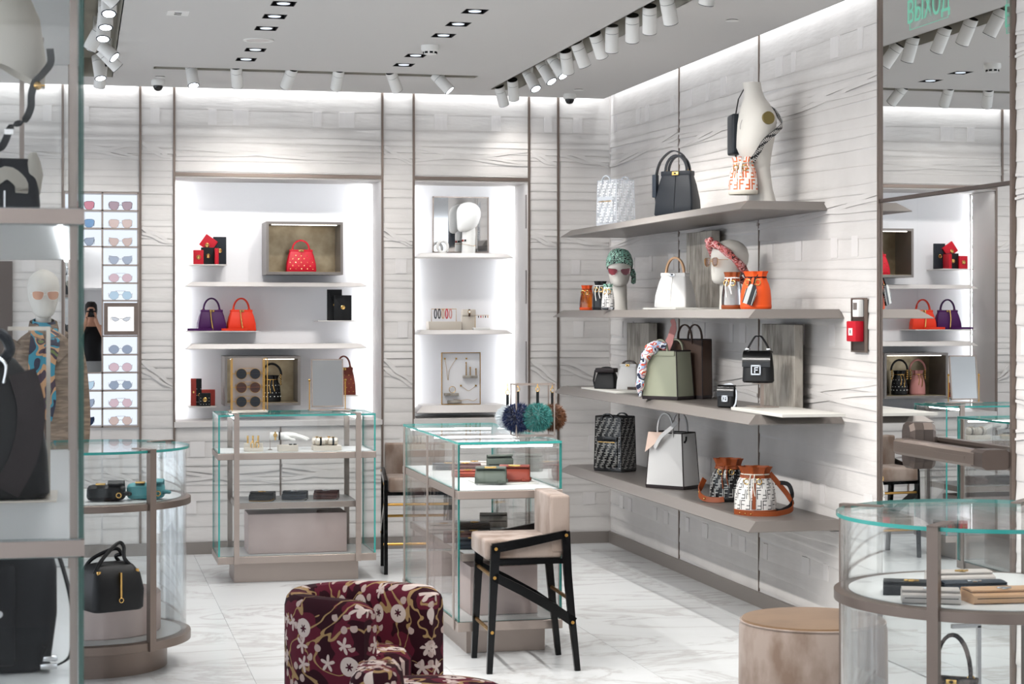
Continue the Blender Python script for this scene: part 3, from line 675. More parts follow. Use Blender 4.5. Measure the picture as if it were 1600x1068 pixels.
def bucket(name, label, loc, rz, r, ht, body, collar=None, base=None, cord='black', group=None, rings=True, squash=.85, handle=None, studs=False, strapcol=None, n=40, fit=1.0):
    "drawstring bucket bag with a gathered neck"
    o = thing(name, label, 'handbag', loc, rz, group); collar = collar or body; base = base or body
    def ring(z, rr, pl):
        return [(rr*fit*(1+pl*cos(8*2*pi*i/n))*cos(2*pi*i/n), rr*squash*(1+pl*cos(8*2*pi*i/n))*sin(2*pi*i/n), z) for i in range(n)]
    b = MB(); b.loft([ring(ht*z, r*q, p) for z, q, p in ((.10, 1, 0), (.3, .985, 0), (.5, .93, .01), (.66, .82, .035), (.76, .70, .06))], False, False); b.obj('body', body, o)
    b = MB(); b.loft([ring(0, r*.96, 0), ring(.006, r*1.0, 0), ring(ht*.10, r*1.008, 0), ring(ht*.112, r*.99, 0)], True, False); b.obj('base_band', base, o)
    b = MB(); b.loft([ring(ht*z, r*q, p) for z, q, p in ((.74, .72, .05), (.80, .66, .08), (.86, .62, .10), (.94, .66, .13), (1.0, .72, .15))]+[ring(ht*.97, r*.66, .13), ring(ht*.8, r*.56, .05)], False, True); b.obj('gathered_collar', collar, o)
    b = MB(); b.tube([(r*fit*.66*cos(a), r*squash*.66*sin(a), ht*.84) for a in [i*pi/12 for i in range(24)]], .0035, 6, True); b.tube(spline([(-.012, -r*squash*.68, ht*.84), (-.02, -r*squash*.95, ht*.6), (-.012, -r*squash*1.06, ht*.32)], 5), .003, 6); b.tube(spline([(.008, -r*squash*.68, ht*.84), (.006, -r*squash*.95, ht*.62), (.016, -r*squash*1.06, ht*.4)], 5), .003, 6); b.obj('drawstring', cord, o)
    if rings:
        for sx in (-1, 1): b = MB(); b.tube([(sx*r*.3+.014*cos(a), -r*squash*.80, ht*.70+.014*sin(a)) for a in [i*pi/6 for i in range(12)]], .003, 6, True); b.obj('gold_ring', 'gold', o)
    if handle:
        b = MB(); b.tube([(r*fit*1.05*cos(a), 0, ht*.84+r*1.25*sin(a)+.03) for a in [pi*i/16 for i in range(17)]], .008, 8); b.obj('handle', handle, o)
        for sx in (-1, 1):
            b = MB()
            for k in range(5): b.ball((sx*r*fit*.98, -.004, ht*.66+k*.016), .0075, 8, 6)
            b.obj('bead_link', 'gold', o)
    if studs:
        b = MB()
        for j in range(4):
            for i in range(14):
                a = 2*pi*(i+.5*(j % 2))/14; rr = r*(1.0-.06*j); b.ball((rr*fit*cos(a), rr*squash*sin(a), ht*(.2+.14*j)), .004, 6, 4)
        b.obj('studs', 'white', o)
    if strapcol:
        a = r*1.45; pts = spline([(-r*.9, -r*.5, .012), (0, -r*1.15, .010), (r*1.0, -r*.95, .011), (r*1.75, -.01, .03), (r*1.55, r*.35, ht*.35), (r*1.0, r*.15, ht*.68), (r*.68, 0, ht*.86)], 7)
        b = MB(); b.strap(pts, .026, .004, [(0, 0, 1)]*len(pts)); st = b.obj('shoulder_strap', strapcol, o)
        for k in (3, 5, 7): q = pts[k]; b = MB(); b.ball((q.x, q.y-.004, q.z), .004, 8, 5); b.obj('rivet', 'gold', st)
    return o
def tote(name, label, loc, rz, wd, ht, dp, body, trim='black_leather', handle='black_leather', pocket=True, group=None, taper=.94, hh=.28):
    o = thing(name, label, 'handbag', loc, rz, group)
    def ring(z, k, r=.01): return [(x, y, z) for x, y in rrect(wd*k, dp*k, r, 2)]
    b = MB(); b.loft([ring(.004, 1), ring(ht*.5, lerp(1, taper, .5)), ring(ht, taper)], True, False); b.obj('body', body, o)
    b = MB(); b.loft([ring(0, 1.0), ring(.012, 1.012), ring(.02, 1.0)], True, False); b.obj('base', trim, o)
    b = MB(); q = [(x, y, ht) for x, y in rrect(wd*taper, dp*taper, .01, 2)]; b.tube(q, .004, 6, True)
    for sx in (-1, 1):
        for sy in (-1, 1): b.tube([(sx*(wd/2-.003), sy*(dp/2-.003), .01), (sx*(wd*taper/2-.003), sy*(dp*taper/2-.003), ht)], .0035, 6)
    b.obj('piping', trim, o)
    for y in (-dp*taper/2-.003, dp*taper/2+.003):
        b = MB(); pts = [(wd*.2*-cos(pi*i/12), y, ht*.93+(ht*hh)*sin(pi*i/12)**.7) for i in range(13)]; b.strap(pts, .012, .008, (0, 1, 0)); b.obj('handle', handle, o)
    if pocket:
        b = MB(); b.box(-wd*.36, wd*.36, -dp/2-.008, -dp/2+.0, ht*.08, ht*.56, .004); pk = b.obj('pocket', body, o)
        b = MB(); b.box(-wd*.36, wd*.36, -dp/2-.011, -dp/2-.005, ht*.56, ht*.64, .003); b.obj('pocket_band', trim, pk); b = MB(); b.box(-wd*.3, wd*.3, -dp/2-.012, -dp/2-.009, ht*.53, ht*.545); b.obj('zip', 'gold', pk)
    return o
def baguette(name, label, loc, rz, wd, ht, dp, body, flap=None, metal='silver', handle=True, group=None, hb=.55, lying=False, buckle=True):
    o = thing(name, label, 'handbag', loc, rz, group); flap = flap or body
    e = bpy.data.objects.new('pose', None) if False else o
    n0 = MB()
    def ring(z, w, d): return [(x, y, z) for x, y in rrect(w, d, d*.42, 4)]
    b = MB(); b.loft([ring(0, wd*.92, dp*.75), ring(ht*.06, wd, dp), ring(ht*.5, wd*.97, dp*.92), ring(ht*.9, wd*.9, dp*.6), ring(ht, wd*.85, dp*.35)]); b.obj('body', body, o)
    b = MB(); pts = [(0, dp*.2, ht*.99), (0, -dp*.05, ht*1.03), (0, -dp*.32, ht*.98), (0, -dp*.49, ht*.8), (0, -dp*.55, ht*.52)]; b.strap(spline(pts, 4), wd*.9, .005, (1, 0, 0)); fl = b.obj('flap', flap, o)
    if buckle:
        z = ht*.42; y = -dp*.56; b = MB(); s = wd*.16
        for a in ((-s, s, z-s, z-s+.008), (-s, s, z+s-.008, z+s), (-s, -s+.007, z-s, z+s), (s-.007, s, z-s, z+s), (-s*.35, -s*.35+.007, z-s*.6, z+s*.6), (-s*.35, s*.5, z+s*.35, z+s*.35+.006), (-s*.35, s*.4, z-.003, z+.003)): b.box(a[0], a[1], y-.005, y, a[2], a[3])
        b.obj('buckle', metal, o, False)
    if handle:
        b = MB(); hp = [(-wd*.36, 0, ht*.98), (-wd*.33, 0, ht*1.12), (-wd*.12, 0, ht*(1.0+hb)), (0, 0, ht*(1.03+hb)), (wd*.12, 0, ht*(1.0+hb)), (wd*.33, 0, ht*1.12), (wd*.36, 0, ht*.98)]; b.strap(spline(hp, 4), .022, .006, (0, 1, 0)); b.obj('handle', body, o)
        for sx in (-1, 1): b = MB(); b.box(sx*wd*.345-.011, sx*wd*.345+.011, -.014, .014, ht*1.06, ht*1.12, .002); b.obj('handle_clip', metal, o)
    return o
def wallet(name, label, loc, rz, wd, dp, th, body, metal='gold', group=None, clasp=True, tab=None, cat='wallet'):
    "folded wallet lying flat, flap and clasp on top, opening to the front"
    o = thing(name, label, cat, loc, rz, group)
    b = MB(); prof = [(dp/2, th*.15), (dp/2, th*.7), (dp*.42, th*.92), (-dp*.3, th*.86), (-dp*.46, th*.72), (-dp/2, th*.45), (-dp*.47, th*.12), (-dp*.4, 0), (dp*.45, 0)]
    b.loft([[(x, y*(.97 if abs(x) > wd*.49 else 1), z) for y, z in prof] for x in (-wd/2, -wd*.48, wd*.48, wd/2)]); b.obj('body', body, o)
    b = MB(); b.strap(spline([(0, dp*.46, th*.55), (0, dp*.48, th*.9), (0, dp*.38, th*1.05), (0, 0, th*1.08), (0, -dp*.28, th*1.0)], 4), wd*.985, .005, (1, 0, 0)); fl = b.obj('flap', body, o)
    b = MB(); b.box(-wd*.46, wd*.46, -dp*.5, dp*.3, th*.46, th*.52); b.obj('inner_edge', 'black', o, False)
    if clasp:
        b = MB(); b.tube([(.011*cos(a), -dp*.12+.011*sin(a), th*1.12+.002) for a in [i*pi/6 for i in range(12)]], .003, 6, True); b.box(-.022, .022, -dp*.12-.003, -dp*.12+.003, th*1.1, th*1.1+.006, .001); b.obj('clasp', metal, fl)
    return o
def envelope(name, label, loc, rz, wd, ht, th, body, group=None, tilt=0, button=.55, vertical=False, bs=.012, cat='wallet', stud=False):
    "wallet standing upright with a pointed flap and a round gold stud clasp"
    o = thing(name, label, cat, loc, rz, group); R = Matrix.Rotation(tilt, 4, 'Y')
    b = MB(); b.box(-wd/2, wd/2, -th/2, th/2, 0, ht, .003); b.xf(R); b.obj('body', body, o)
    b = MB()
    if vertical: poly = [(-wd/2, ht), (-wd/2, 0), (wd*.05, ht*button)] if False else [(-wd/2, ht*.99), (wd/2*.98, ht*.99), (wd*.12, ht*button), (-wd*.02, ht*button)]
    else: poly = [(-wd/2*.98, ht*.985), (wd/2*.98, ht*.985), (wd*.05, ht*(button-.05)), (-wd*.05, ht*(button-.05))]
    b.prism(poly, -th/2-.003, -th/2+.001); b.xf(R); b.obj('flap', body, o)
    b = MB(); b.tube([(bs*cos(a), -th/2-.005, ht*button+bs*sin(a)) for a in [i*pi/7 for i in range(14)]], bs*.28, 6, True); b.disc((0, -th/2-.004, ht*button), (0, 1, 0), bs*.55, .003, 12); b.xf(R); b.obj('clasp', 'gold', o)
    if stud:
        b = MB()
        for i in range(4):
            for j in range(4): b.ball((wd*(-.36+.24*i), -th/2-.001, ht*(.14+.24*j)), .0022, 6, 4)
        b.xf(R); b.obj('studs', 'white', o)
    return o
OUTLINE = {
    'round': [(cos(2*pi*i/18), sin(2*pi*i/18)) for i in range(18)],
    'square': [(-1, .75), (-.6, .98), (.5, .95), (1, .72), (.98, .1), (.75, -.65), (.35, -.98), (-.4, -.95), (-.85, -.55), (-1, .1)],
    'cat': [(-1, 1.0), (-.3, .85), (.6, .8), (1, .45), (.85, -.2), (.4, -.9), (-.25, -1), (-.75, -.55), (-.98, .2)],
    'hex': [(-1, .05), (-.55, .9), (.55, .95), (.98, .2), (.85, -.45), (.3, -.98), (-.35, -.95), (-.85, -.5)],
    'slim': [(-1, .9), (0, .75), (.9, .1), (1, -.1), (.5, -.75), (-.1, -.9), (-.7, -.4)],
}
def sunglasses(label, loc, rz, kind, lens, rim='silver', lw=.027, lh=.023, gap=.009, group=None, bar=False, temples=.10, scale=1.0, tilt=0):
    o = thing('sunglasses', label, 'sunglasses', loc, rz, group); lw *= scale; lh *= scale; o.rotation_euler[0] = tilt
    for sx in (-1, 1):
        c = sx*(lw+gap); poly = [(c+(-sx if kind in ('cat', 'slim', 'hex', 'square') else 1)*x*lw*(-1 if kind in ('cat', 'slim', 'hex', 'square') and False else 1), lh+z*lh) for x, z in OUTLINE[kind]]
        b = MB(); b.prism(poly, -.001, .001); ln = b.obj('lens', lens, o, False)
        b = MB(); b.tube([(x, 0, z) for x, z in poly], .0013, 5, True); b.obj('rim', rim, o)
        b = MB(); b.tube(spline([(sx*(2*lw+gap), 0, lh*1.5), (sx*(2*lw+gap+.004), .02, lh*1.5), (sx*(2*lw+gap+.002), temples*.75, lh*1.45), (sx*(2*lw+gap), temples, lh*.5)], 3), .0013, 5); b.obj('temple', rim, o)
    b = MB(); b.tube(spline([(-gap, 0, lh*1.1), (0, -.002, lh*1.25), (gap, 0, lh*1.1)], 3), .0014, 5)
    if bar: b.tube([(-lw, 0, lh*2.05), (lw, 0, lh*2.05)], .0012, 5)
    b.obj('bridge', rim, o)
    return o
def head(name, label, loc, rz, ht, group=None, neck=.34, featur=True, mt='plaster'):
    "smooth abstract mannequin head on a straight neck; the face looks to -Y"
    o = thing(name, label, 'mannequin head', loc, rz, group); hh = ht*(1-neck); z0 = ht*neck; r = hh*.36
    def ring(z, rx, ry, cy): return [(rx*cos(a), cy+ry*sin(a), z) for a in [2*pi*i/28 for i in range(28)]]
    b = MB(); rg = [ring(0, hh*.23, hh*.23, .03*hh), ring(z0*.5, hh*.215, hh*.22, .03*hh), ring(z0*.95, hh*.215, hh*.23, .04*hh)]
    b.loft(rg+[ring(z0+hh*.2, hh*.2, hh*.2, .06*hh)]); b.obj('neck', mt, o)
    prof = ((.0, .09, .10, -.20), (.03, .17, .20, -.16), (.10, .235, .30, -.10), (.2, .275, .365, -.04), (.33, .305, .41, 0.0), (.5, .335, .445, .03), (.66, .345, .45, .04), (.8, .315, .41, .04), (.9, .245, .32, .04), (.96, .16, .21, .04), (.995, .05, .07, .04), (1, .005, .005, .04))
    b = MB(); b.loft([ring(z0+hh*z, hh*rx, hh*ry, hh*cy) for z, rx, ry, cy in prof])
    if featur:
        b.loft([[(hh*x*(1-.2*k), -hh*(.375+.055*k)+hh*abs(x)*.3, z0+hh*(z-.05*k)) for x, z in ((-.07, .30), (.07, .30), (.025, .52), (-.025, .52))] for k in (0, .6, 1)])
    b.obj('face_and_skull', mt, o)
    b = MB(); b.tube([(.0, -hh*.32+.03*hh, z0*.55)]+[(0, hh*(.04)+hh*.46*sin(a), z0+hh*.55+hh*.452*cos(a)) for a in [(-.1+i*.18) for i in range(8)]], .0009, 4) if False else None
    b.bm.free() if False else None
    return o
def pom(parent, c, r, mt, n=1500, seed=1):
    rnd = random.Random(seed); b = MB(); b.ball(c, r*.72, 14, 10); c = Vector(c)
    for i in range(n):
        z = rnd.uniform(-1, 1); a = rnd.uniform(0, 2*pi); q = sqrt(1-z*z); d = Vector((q*cos(a), q*sin(a), z)); L = r*rnd.uniform(.9, 1.14)
        t = d.cross(Vector((rnd.uniform(-1, 1), rnd.uniform(-1, 1), rnd.uniform(-1, 1)))).normalized(); tip = c+d*L+t*r*.10+Vector((0, 0, -.05*r)); base = c+d*r*.68; s = d.cross(t)*r*.022
        v = [b.bm.verts.new(p) for p in (base-s, base+s, c+d*r*.88+t*r*.04+s*.7, tip)]; b.face(v)
    return b.obj('fur_ball', mt, parent)
# ================================================================== EYEWEAR UNIT (lit cubbies with sunglasses)
EW = thing('eyewear_unit', 'backlit eyewear shelving built into the back wall', 'shelving unit', (0, YB, 0))
EM = at_y(160, 400, YB).x; YD = .13
rows = [301.5, 329, 357, 385.5, 414, 442, 469.5]; rows2 = [525, 554, 582, 610, 638, 666]
def zr(v): return at_y(190, v, YB).z
def ebox(nm, x0, x1, y0, y1, z0, z1, m): b = MB(); b.box(x0, x1, y0, y1, z0, z1); return b.obj(nm, m, EW, False)
ebox('lit_back', EX0+.008, EX1-.008, YD, YD+.01, zr(666), zr(301.5), 'lightbox')
for x in (EX0+.010, EM, EX1-.012): ebox('upright', x-.006, x+.006, -.012, YD, zr(667), zr(300), 'champagne')
for v in rows+rows2: ebox('cubby_shelf', EM if v not in rows[:4]+rows2[2:] else EX0+.01, EX1-.012, -.012, YD, zr(v)-.005, zr(v)+.005, 'champagne')
g = 'sunglasses in the lit cubbies'
styles = [('square', 'lens_brown', 'dark_leather', 'dark-rimmed brown gradient'), ('square', 'lens_tan', 'silver', 'rimless tan'), ('cat', 'lens_tan', 'silver', 'peach-tan upswept'), ('cat', 'lens_grey', 'silver', 'blue-grey upswept'), ('round', 'lens_pink', 'silver', 'pink aviator'), ('hex', 'lens_blue', 'silver', 'pale blue aviator'),
          ('round', 'lens_dim', 'silver', 'blue-grey large round'), ('round', 'lens_pink', 'silver', 'pink large round'), ('hex', 'lens_dim', 'silver', 'grey six-sided'), ('hex', 'lens_pink', 'silver', 'pinkish six-sided'), ('hex', 'lens_tan', 'silver', 'tan six-sided')]
cells = [zr(v)+.0065 for v in rows[1:]]+[zr(v)+.0065 for v in rows2[1:]]
names = ['top', 'second', 'third', 'fourth', 'fifth', 'sixth', 'seventh', 'eighth', 'ninth', 'tenth', 'lowest']
for i, (kd, ln, rm, lab) in enumerate(styles):
    sunglasses('%s sunglasses in the %s lit cubby of the right eyewear column' % (lab, names[i]), (lerp(EM, EX1, .5)-.004, YB+.055, cells[i]), 0, kd, ln, rm, .0335, .0295, .010, g, bar=i in (4, 5, 8, 9, 10), temples=.065)
for i, (kd, ln, rm, lab, c) in enumerate([('square', 'lens_rose', 'black', 'rose pink', 0), ('square', 'lens_sky', 'brown', 'blue with brown brow', 1), ('cat', 'lens_dim', 'black', 'grey black-rimmed', 2), ('cat', 'lens_blue', 'brick', 'red-rimmed cat-eye', 8), ('cat', 'lens_dim', 'black', 'black-rimmed cat-eye', 9), ('cat', 'lens_navy', 'black', 'dark-lensed cat-eye', 10)]):
    sunglasses('%s sunglasses in the left eyewear column, %s cubby down' % (lab, names[c]), (lerp(EX0, EM, .5)-.0, YB+.055, cells[c]), 0, kd, ln, rm, .0335, .0295, .010, g, temples=.065)
# framed light box with cat-eye glasses
x0, x1, z0, z1 = EM+.010, EX1-.016, zr(523), zr(473)
fr = thing('framed_lightbox', 'bright square light box in a bronze frame on the eyewear wall', 'light box', (0, YB, 0)); t = .026
b = MB(); b.box(x0, x1, -.03, .05, z0, z0+t); b.box(x0, x1, -.03, .05, z1-t, z1); b.box(x0, x0+t, -.03, .05, z0+t, z1-t); b.box(x1-t, x1, -.03, .05, z0+t, z1-t); b.obj('frame', 'bronze', fr, False)
b = MB(); b.box(x0+t, x1-t, .03, .04, z0+t, z1-t); b.obj('lit_panel', 'lightbox_bright', fr, False)
o = sunglasses('small black cat-eye glasses in the framed light box', ((x0+x1)/2, YB+.0, (z0+z1)/2-.018), 0, 'slim', 'lens_grey', 'black', .027, .017, .010, g, temples=.028)
# mirror let into the left eyewear column
b = MB(); b.box(EX0+.012, EM-.006, YB-.006, YB+.02, zr(581), zr(386.5)); mo = b.obj('wall_mirror', 'mirror', smooth=False); tag(mo, 'tall mirror let into the left eyewear column reflecting the photographer', 'mirror')
# ================================================================== NICHE 1
def niche_shelf(label, u0, u1, v0, v1, yf, group):
    a, c = at_y(u0, v1, yf), at_y(u1, v1, yf); z1 = at_y(u0, v0, yf).z; z0 = a.z; w2 = (c.x-a.x)/2; d = YN-yf; e = .045
    o = thing('display_shelf', label, 'shelf', ((a.x+c.x)/2, yf, z0), 0, group)
    bot = [(-w2, 0), (w2, 0), (w2, d), (-w2, d)]; top = [(-w2+e, e*.6), (w2-e, e*.6), (w2-e, d), (-w2+e, d)]
    b = MB(); b.loft([[(x, y, 0) for x, y in bot], [(x, y, .004) for x, y in bot], [(x, y, max(.02, z1-z0)) for x, y in top]]); b.obj('board', 'shelf_white', o, False); return z0+max(.02, z1-z0)
def plate(label, u0, u1, v, yf=13.19):
    a, c = at_y(u0, v, yf), at_y(u1, v, yf); b = MB(); b.box(-(c.x-a.x)/2, (c.x-a.x)/2, 0, YN-yf, -.007, 0, .001)
    o = thing('shelf_plate', label, 'shelf', ((a.x+c.x)/2, yf, a.z), 0, 'thin small plates in the handbag niche'); b.obj('plate', 'shelf_white', o, False); return a.z
gs = 'wide shelves of the handbag niche'
niche_shelf('wide white shelf in the handbag niche, above the purple bag', 291, 575, 440, 447, 13.17, gs)
niche_shelf('wide white shelf in the handbag niche, below the purple bag', 291, 575, 537.5, 545.5, 13.17, gs)
z = plate('small plate carrying the red and black wallets', 296, 355, 412.5)
g = 'wallets on the upper small plate'; Y = 13.27
def env_at(label, u0, u1, v0, v1, Y, body, zbase, **k):
    a, c = at_y(u0, v1, Y), at_y(u1, v0, Y); return envelope('wallet', label, ((a.x+c.x)/2, Y, zbase), k.pop('rz', 0), c.x-a.x, c.z-zbase, .022, body, **k)
env_at('tall black envelope wallet behind the red ones on the upper plate', 333, 353.5, 370, 412, 13.33, 'navy_leather', z+.0005, group=g, button=.5, vertical=True)
env_at('small red wallet standing at the front left of the upper plate', 302, 318, 390.5, 412, 13.24, 'red', z+.0005, group=g, button=.5)
env_at('black textured wallet between the red ones on the upper plate', 314, 336, 386.5, 412, 13.28, 'black_leather', z+.0005, group=g, button=.5)
b = thing('wallet', 'narrow red wallet shown edge-on on the upper plate', 'wallet', (at_y(338, 412, 13.25).x, 13.25, z+.0005), 0, g)
for k, nm in ((-1, 'cover'), (1, 'cover')):
    q = MB(); q.box(k*.008-.005, k*.008+.005, -.05, .05, 0, .113, .003); q.obj(nm, 'red', b)
q = MB(); q.box(-.004, .004, -.046, .048, .002, .11); q.obj('lining', 'red_bright', b, False)
o = env_at('red wallet tipped on its corner above the upper plate', 309, 331, 370, 390, 13.31, 'red', z+.105, group=g, tilt=radians(35), button=.3); o.location.z = z+.114
z = plate('small plate carrying the purple and orange handbags', 292, 406, 517)
g = 'small handbags in the niche'
def bag_at(fn, label, u0, u1, v0, vb, Y, zbase, *a, **k): pass
def bag_w(u0, u1, Y): return at_y(u1, 500, Y).x-at_y(u0, 500, Y).x
W = bag_w(308, 353, 13.3)
top_bag('small_handbag', 'purple leather handbag with arched handle and gold chain', (at_y(330.5, 516, 13.3).x, 13.31, z+.0005), 6, W, .148, .10, 'purple', chain=True, group=g, handle_h=.55)
top_bag('small_handbag', 'orange-red leather handbag with arched handle and gold chain', (at_y(377, 516, 13.3).x, 13.31, z+.0005), 6, W, .148, .10, 'coral', chain=True, group=g, handle_h=.55)
for m_, u, lb in (('purple', 313, 'purple shoulder strap coiled before the purple handbag'), ('coral', 366, 'orange-red shoulder strap coiled before the orange-red handbag')):
    c = at_y(u, 516, 13.215); b = MB(); pts = [(.085*cos(a), .026*sin(a), .009) for a in [i*pi/12 for i in range(24)]]; b.strap(pts, .016, .006, [(0, 0, 1)]*24, True); o = b.obj('coiled_strap', m_); o.location = (c.x, 13.222, z+.001); tag(o, lb, 'strap', 'coiled straps')
z = plate('small plate carrying the two black envelope wallets', 497, 561, 500.5)
g = 'black envelope wallets'
env_at('taller black envelope wallet at the back of the right plate', 511, 534, 452, 500, 13.34, 'black_leather', z+.0005, group=g, button=.5, bs=.008)
env_at('shorter black envelope wallet with gold clasp at the front of the right plate', 522, 549, 461, 500, 13.26, 'black_leather', z+.0005, group=g, button=.52)
z = plate('small plate carrying the brick red and black wallets', 296, 339, 635)
g = 'wallets on the lower small plate'
env_at('narrow pinkish red wallet at the left end of the lower plate', 298, 306.5, 591, 635, 13.30, 'brick', z+.0005, group=g, button=.5, bs=.006)
env_at('tall narrow black studded wallet on the lower plate', 306, 315, 591, 635, 13.31, 'black_leather', z+.0005, group=g, button=.4, bs=.006, stud=True)
env_at('brick red square wallet behind the small black one', 313, 336, 608, 635, 13.32, 'brick', z+.0005, group=g, button=.45)
env_at('small black studded square wallet at the front of the lower plate', 311, 329, 613.5, 635, 13.24, 'black_leather', z+.0005, group=g, button=.5, stud=True)
z = plate('small plate carrying the brown studded handbag', 505, 561, 618)
top_bag('small_handbag', 'brown studded handbag half hidden behind the table mirror', (at_y(537, 618, 13.33).x, 13.33, z+.0005), 0, .165, .195, .10, 'brown_stud', studs=True, group='small handbags in the niche', handle_h=.42)
def display_box(label, u0, u1, v0, v1, yf):
    a, c = at_y(u0, v1, yf), at_y(u1, v0, yf); w2 = (c.x-a.x)/2; h = c.z-a.z; d = YN-yf-.004; t = .018
    o = thing('display_box', label, 'display box', ((a.x+c.x)/2, yf, a.z), 0, 'open metal display boxes')
    b = MB(); b.box(-w2, w2, 0, d, 0, t); b.box(-w2, w2, 0, d, h-t, h); b.box(-w2, -w2+t, 0, d, t, h-t); b.box(w2-t, w2, 0, d, t, h-t); b.obj('case', 'shelf_metal', o, False)
    b = MB(); b.box(-w2+t, w2-t, d-.03, d-.004, t, h-t); b.obj('gilded_back', 'champ_leaf', o, False)
    b = MB(); b.box(-w2+t, w2-t, .01, d-.03, t, t+.003); b.obj('gilded_floor', 'champ_leaf', o, False)
    b = MB(); b.box(-w2+.04, w2-.04, .03, .04, h-t-.006, h-t); b.obj('led_strip', 'led_dim', o, False)
    return (a.x+c.x)/2, yf, a.z+t+.003, w2
bx = display_box('upper open metal display box around the red studded handbag', 416, 536, 347, 428.5, 13.14)
top_bag('small_handbag', 'bright red handbag with gold studs in the display box', (at_y(470, 420, 13.27).x, 13.27, bx[2]+.0005), 0, .212, .158, .10, 'red_bright', studs=True, group='small handbags in the niche', handle_h=.42)
bx = display_box('lower open metal display box behind the eyewear rack', 351, 469.5, 556, 634, 13.14)
bucket('studded_bucket_bag', 'black studded bucket bag with ring handle in the lower display box', (at_y(424.5, 630, 13.28).x, 13.28, bx[2]+.0005), 0, .064, .185, 'black_leather', cord='gold', handle='black_leather', studs=True, rings=False, group='bucket bags in the lower display box')
bucket('studded_bucket_bag', 'pink bucket bag beside the black one, best seen in the door mirror', (at_y(388, 630, 13.30).x, 13.30, bx[2]+.0005), 0, .064, .185, 'pink', cord='gold', handle='pink', rings=False, group='bucket bags in the lower display box')
# ================================================================== NICHE 2
gs = 'shelves of the jewellery niche'
za = niche_shelf('upper jewellery shelf under the mirrored recess', 651, 803, 394.5, 402, 13.14, gs)
zb = niche_shelf('middle jewellery shelf with bracelets and watch', 651, 803, 515.5, 522.5, 13.14, gs)
zc = niche_shelf('lower jewellery shelf with the framed board', 651, 803, 634, 645.5, 13.12, gs)
a, c = at_y(675.5, 394, YN), at_y(763, 308, YN)
o = thing('mirrored_recess', 'mirror-lined square recess behind the white jewellery head', 'mirrored box', ((a.x+c.x)/2, YN-.006, a.z)); w2 = (c.x-a.x)/2; h = c.z-a.z
b = MB()
for q in ((-w2, -w2+.008, 0, h), (w2-.008, w2, 0, h), (-w2, w2, h-.008, h), (-w2, w2, 0, .006)): b.box(q[0], q[1], -.012, .004, q[2], q[3])
b.obj('frame', 'champagne', o, False)
for x0, x1, an in ((-w2+.008, -.095, -.16), (-.095, .125, .05), (.125, w2-.008, .22)):
    b = MB(); cx = (x0+x1)/2; b.box(-(x1-x0)/2, (x1-x0)/2, -.002, 0, .006, h-.008); b.xf(Matrix.Translation((cx, -.004-.4*abs(an)*(x1-x0)/2, 0)) @ Matrix.Rotation(an*.5, 4, 'Z')); b.obj('mirror_pane', 'mirror_soft', o, False)
hd = head('jewellery_bust', 'white faceted bust head wearing ear and neck jewellery', (at_y(731, 393, 13.33).x, 13.33, za+.0005), -60, .375, neck=.42, featur=False, mt='white')
for k in range(5):
    a_ = radians(-170+k*25); b = MB(); b.box(-.006, .006, -.001, .003, -.007, .007); b.xf(Matrix.Translation((.052*cos(a_), .007+.052*sin(a_), .095)) @ Matrix.Rotation(a_+pi/2, 4, 'Z')); b.obj('choker_letter', 'brick' if k % 2 else 'black', hd, False)
b = MB(); b.tube([(.052*cos(a), .007+.052*sin(a), .055+.02*abs(sin(a*.5))) for a in [2*pi*i/24 for i in range(24)]], .0012, 5, True); b.obj('fine_necklace', 'gold', hd)
b = MB(); b.ball((-.074, .03, .23), .008, 8, 6); b.ball((-.072, .03, .212), .006, 8, 6); b.obj('earring', 'brick', hd)
o = thing('ring_stand', 'white open ring stand at the left of the jewellery head', 'jewellery stand', (at_y(692, 393, 13.25).x, 13.26, za+.0005))
b = MB(); b.tube([(.036*cos(a), 0, .048+.040*sin(a)) for a in [2*pi*i/24 for i in range(24)]], .0115, 10, True); b.obj('loop', 'white', o); b = MB(); b.box(-.02, .02, -.012, .012, 0, .006, .002); b.obj('foot', 'white', o)
o = thing('bracelet_stand', 'pale box with a wire rail of hanging bracelets', 'jewellery stand', (at_y(693.5, 516, 13.28).x, 13.28, zb+.0005))
W2 = bag_w(668, 719, 13.28)/2
b = MB(); b.box(-W2, W2, -.05, .05, 0, .06, .002); b.obj('box', 'champagne_pale', o)
b = MB(); q = W2*.76; b.tube([(-q, 0, .06), (-q, 0, .15), (q, 0, .15), (q, 0, .06)], .0022, 6); b.obj('rail', 'brass', o)
for k, m_ in enumerate(('slate', 'black', 'camel', 'red_bright', 'pink')):
    x = -q+.03+k*.0275; b = MB(); b.tube([(x+.009*cos(a), .004*cos(a), .116+.034*sin(a)) for a in [2*pi*i/18 for i in range(18)]], .0038, 6, True); b.obj('bracelet', m_, o)
o = thing('watch_block', 'cream block wearing a rose gold watch', 'jewellery stand', (at_y(732, 516, 13.3).x, 13.30, zb+.0005))
b = MB(); b.box(-.05, .05, -.02, .03, 0, .10, .002); b.box(-.05, .05, -.03, .04, .10, .148, .012); b.obj('block', 'champagne_pale', o)
b = MB(); b.strap([(0, -.031, .096), (0, -.034, .12), (0, -.03, .148)], .013, .004, (1, 0, 0)); b.obj('watch_strap', 'brown', o); b = MB(); b.disc((0, -.036, .13), (0, 1, 0), .0125, .006, 18); wt = b.obj('watch_case', 'gold', o); b = MB(); b.disc((0, -.040, .13), (0, 1, 0), .009, .002, 18); b.obj('dial', 'white', wt)
o = thing('earring_stand', 'T-shaped wire stand with small hanging earrings', 'jewellery stand', (at_y(752, 516, 13.22).x, 13.22, zb+.0005))
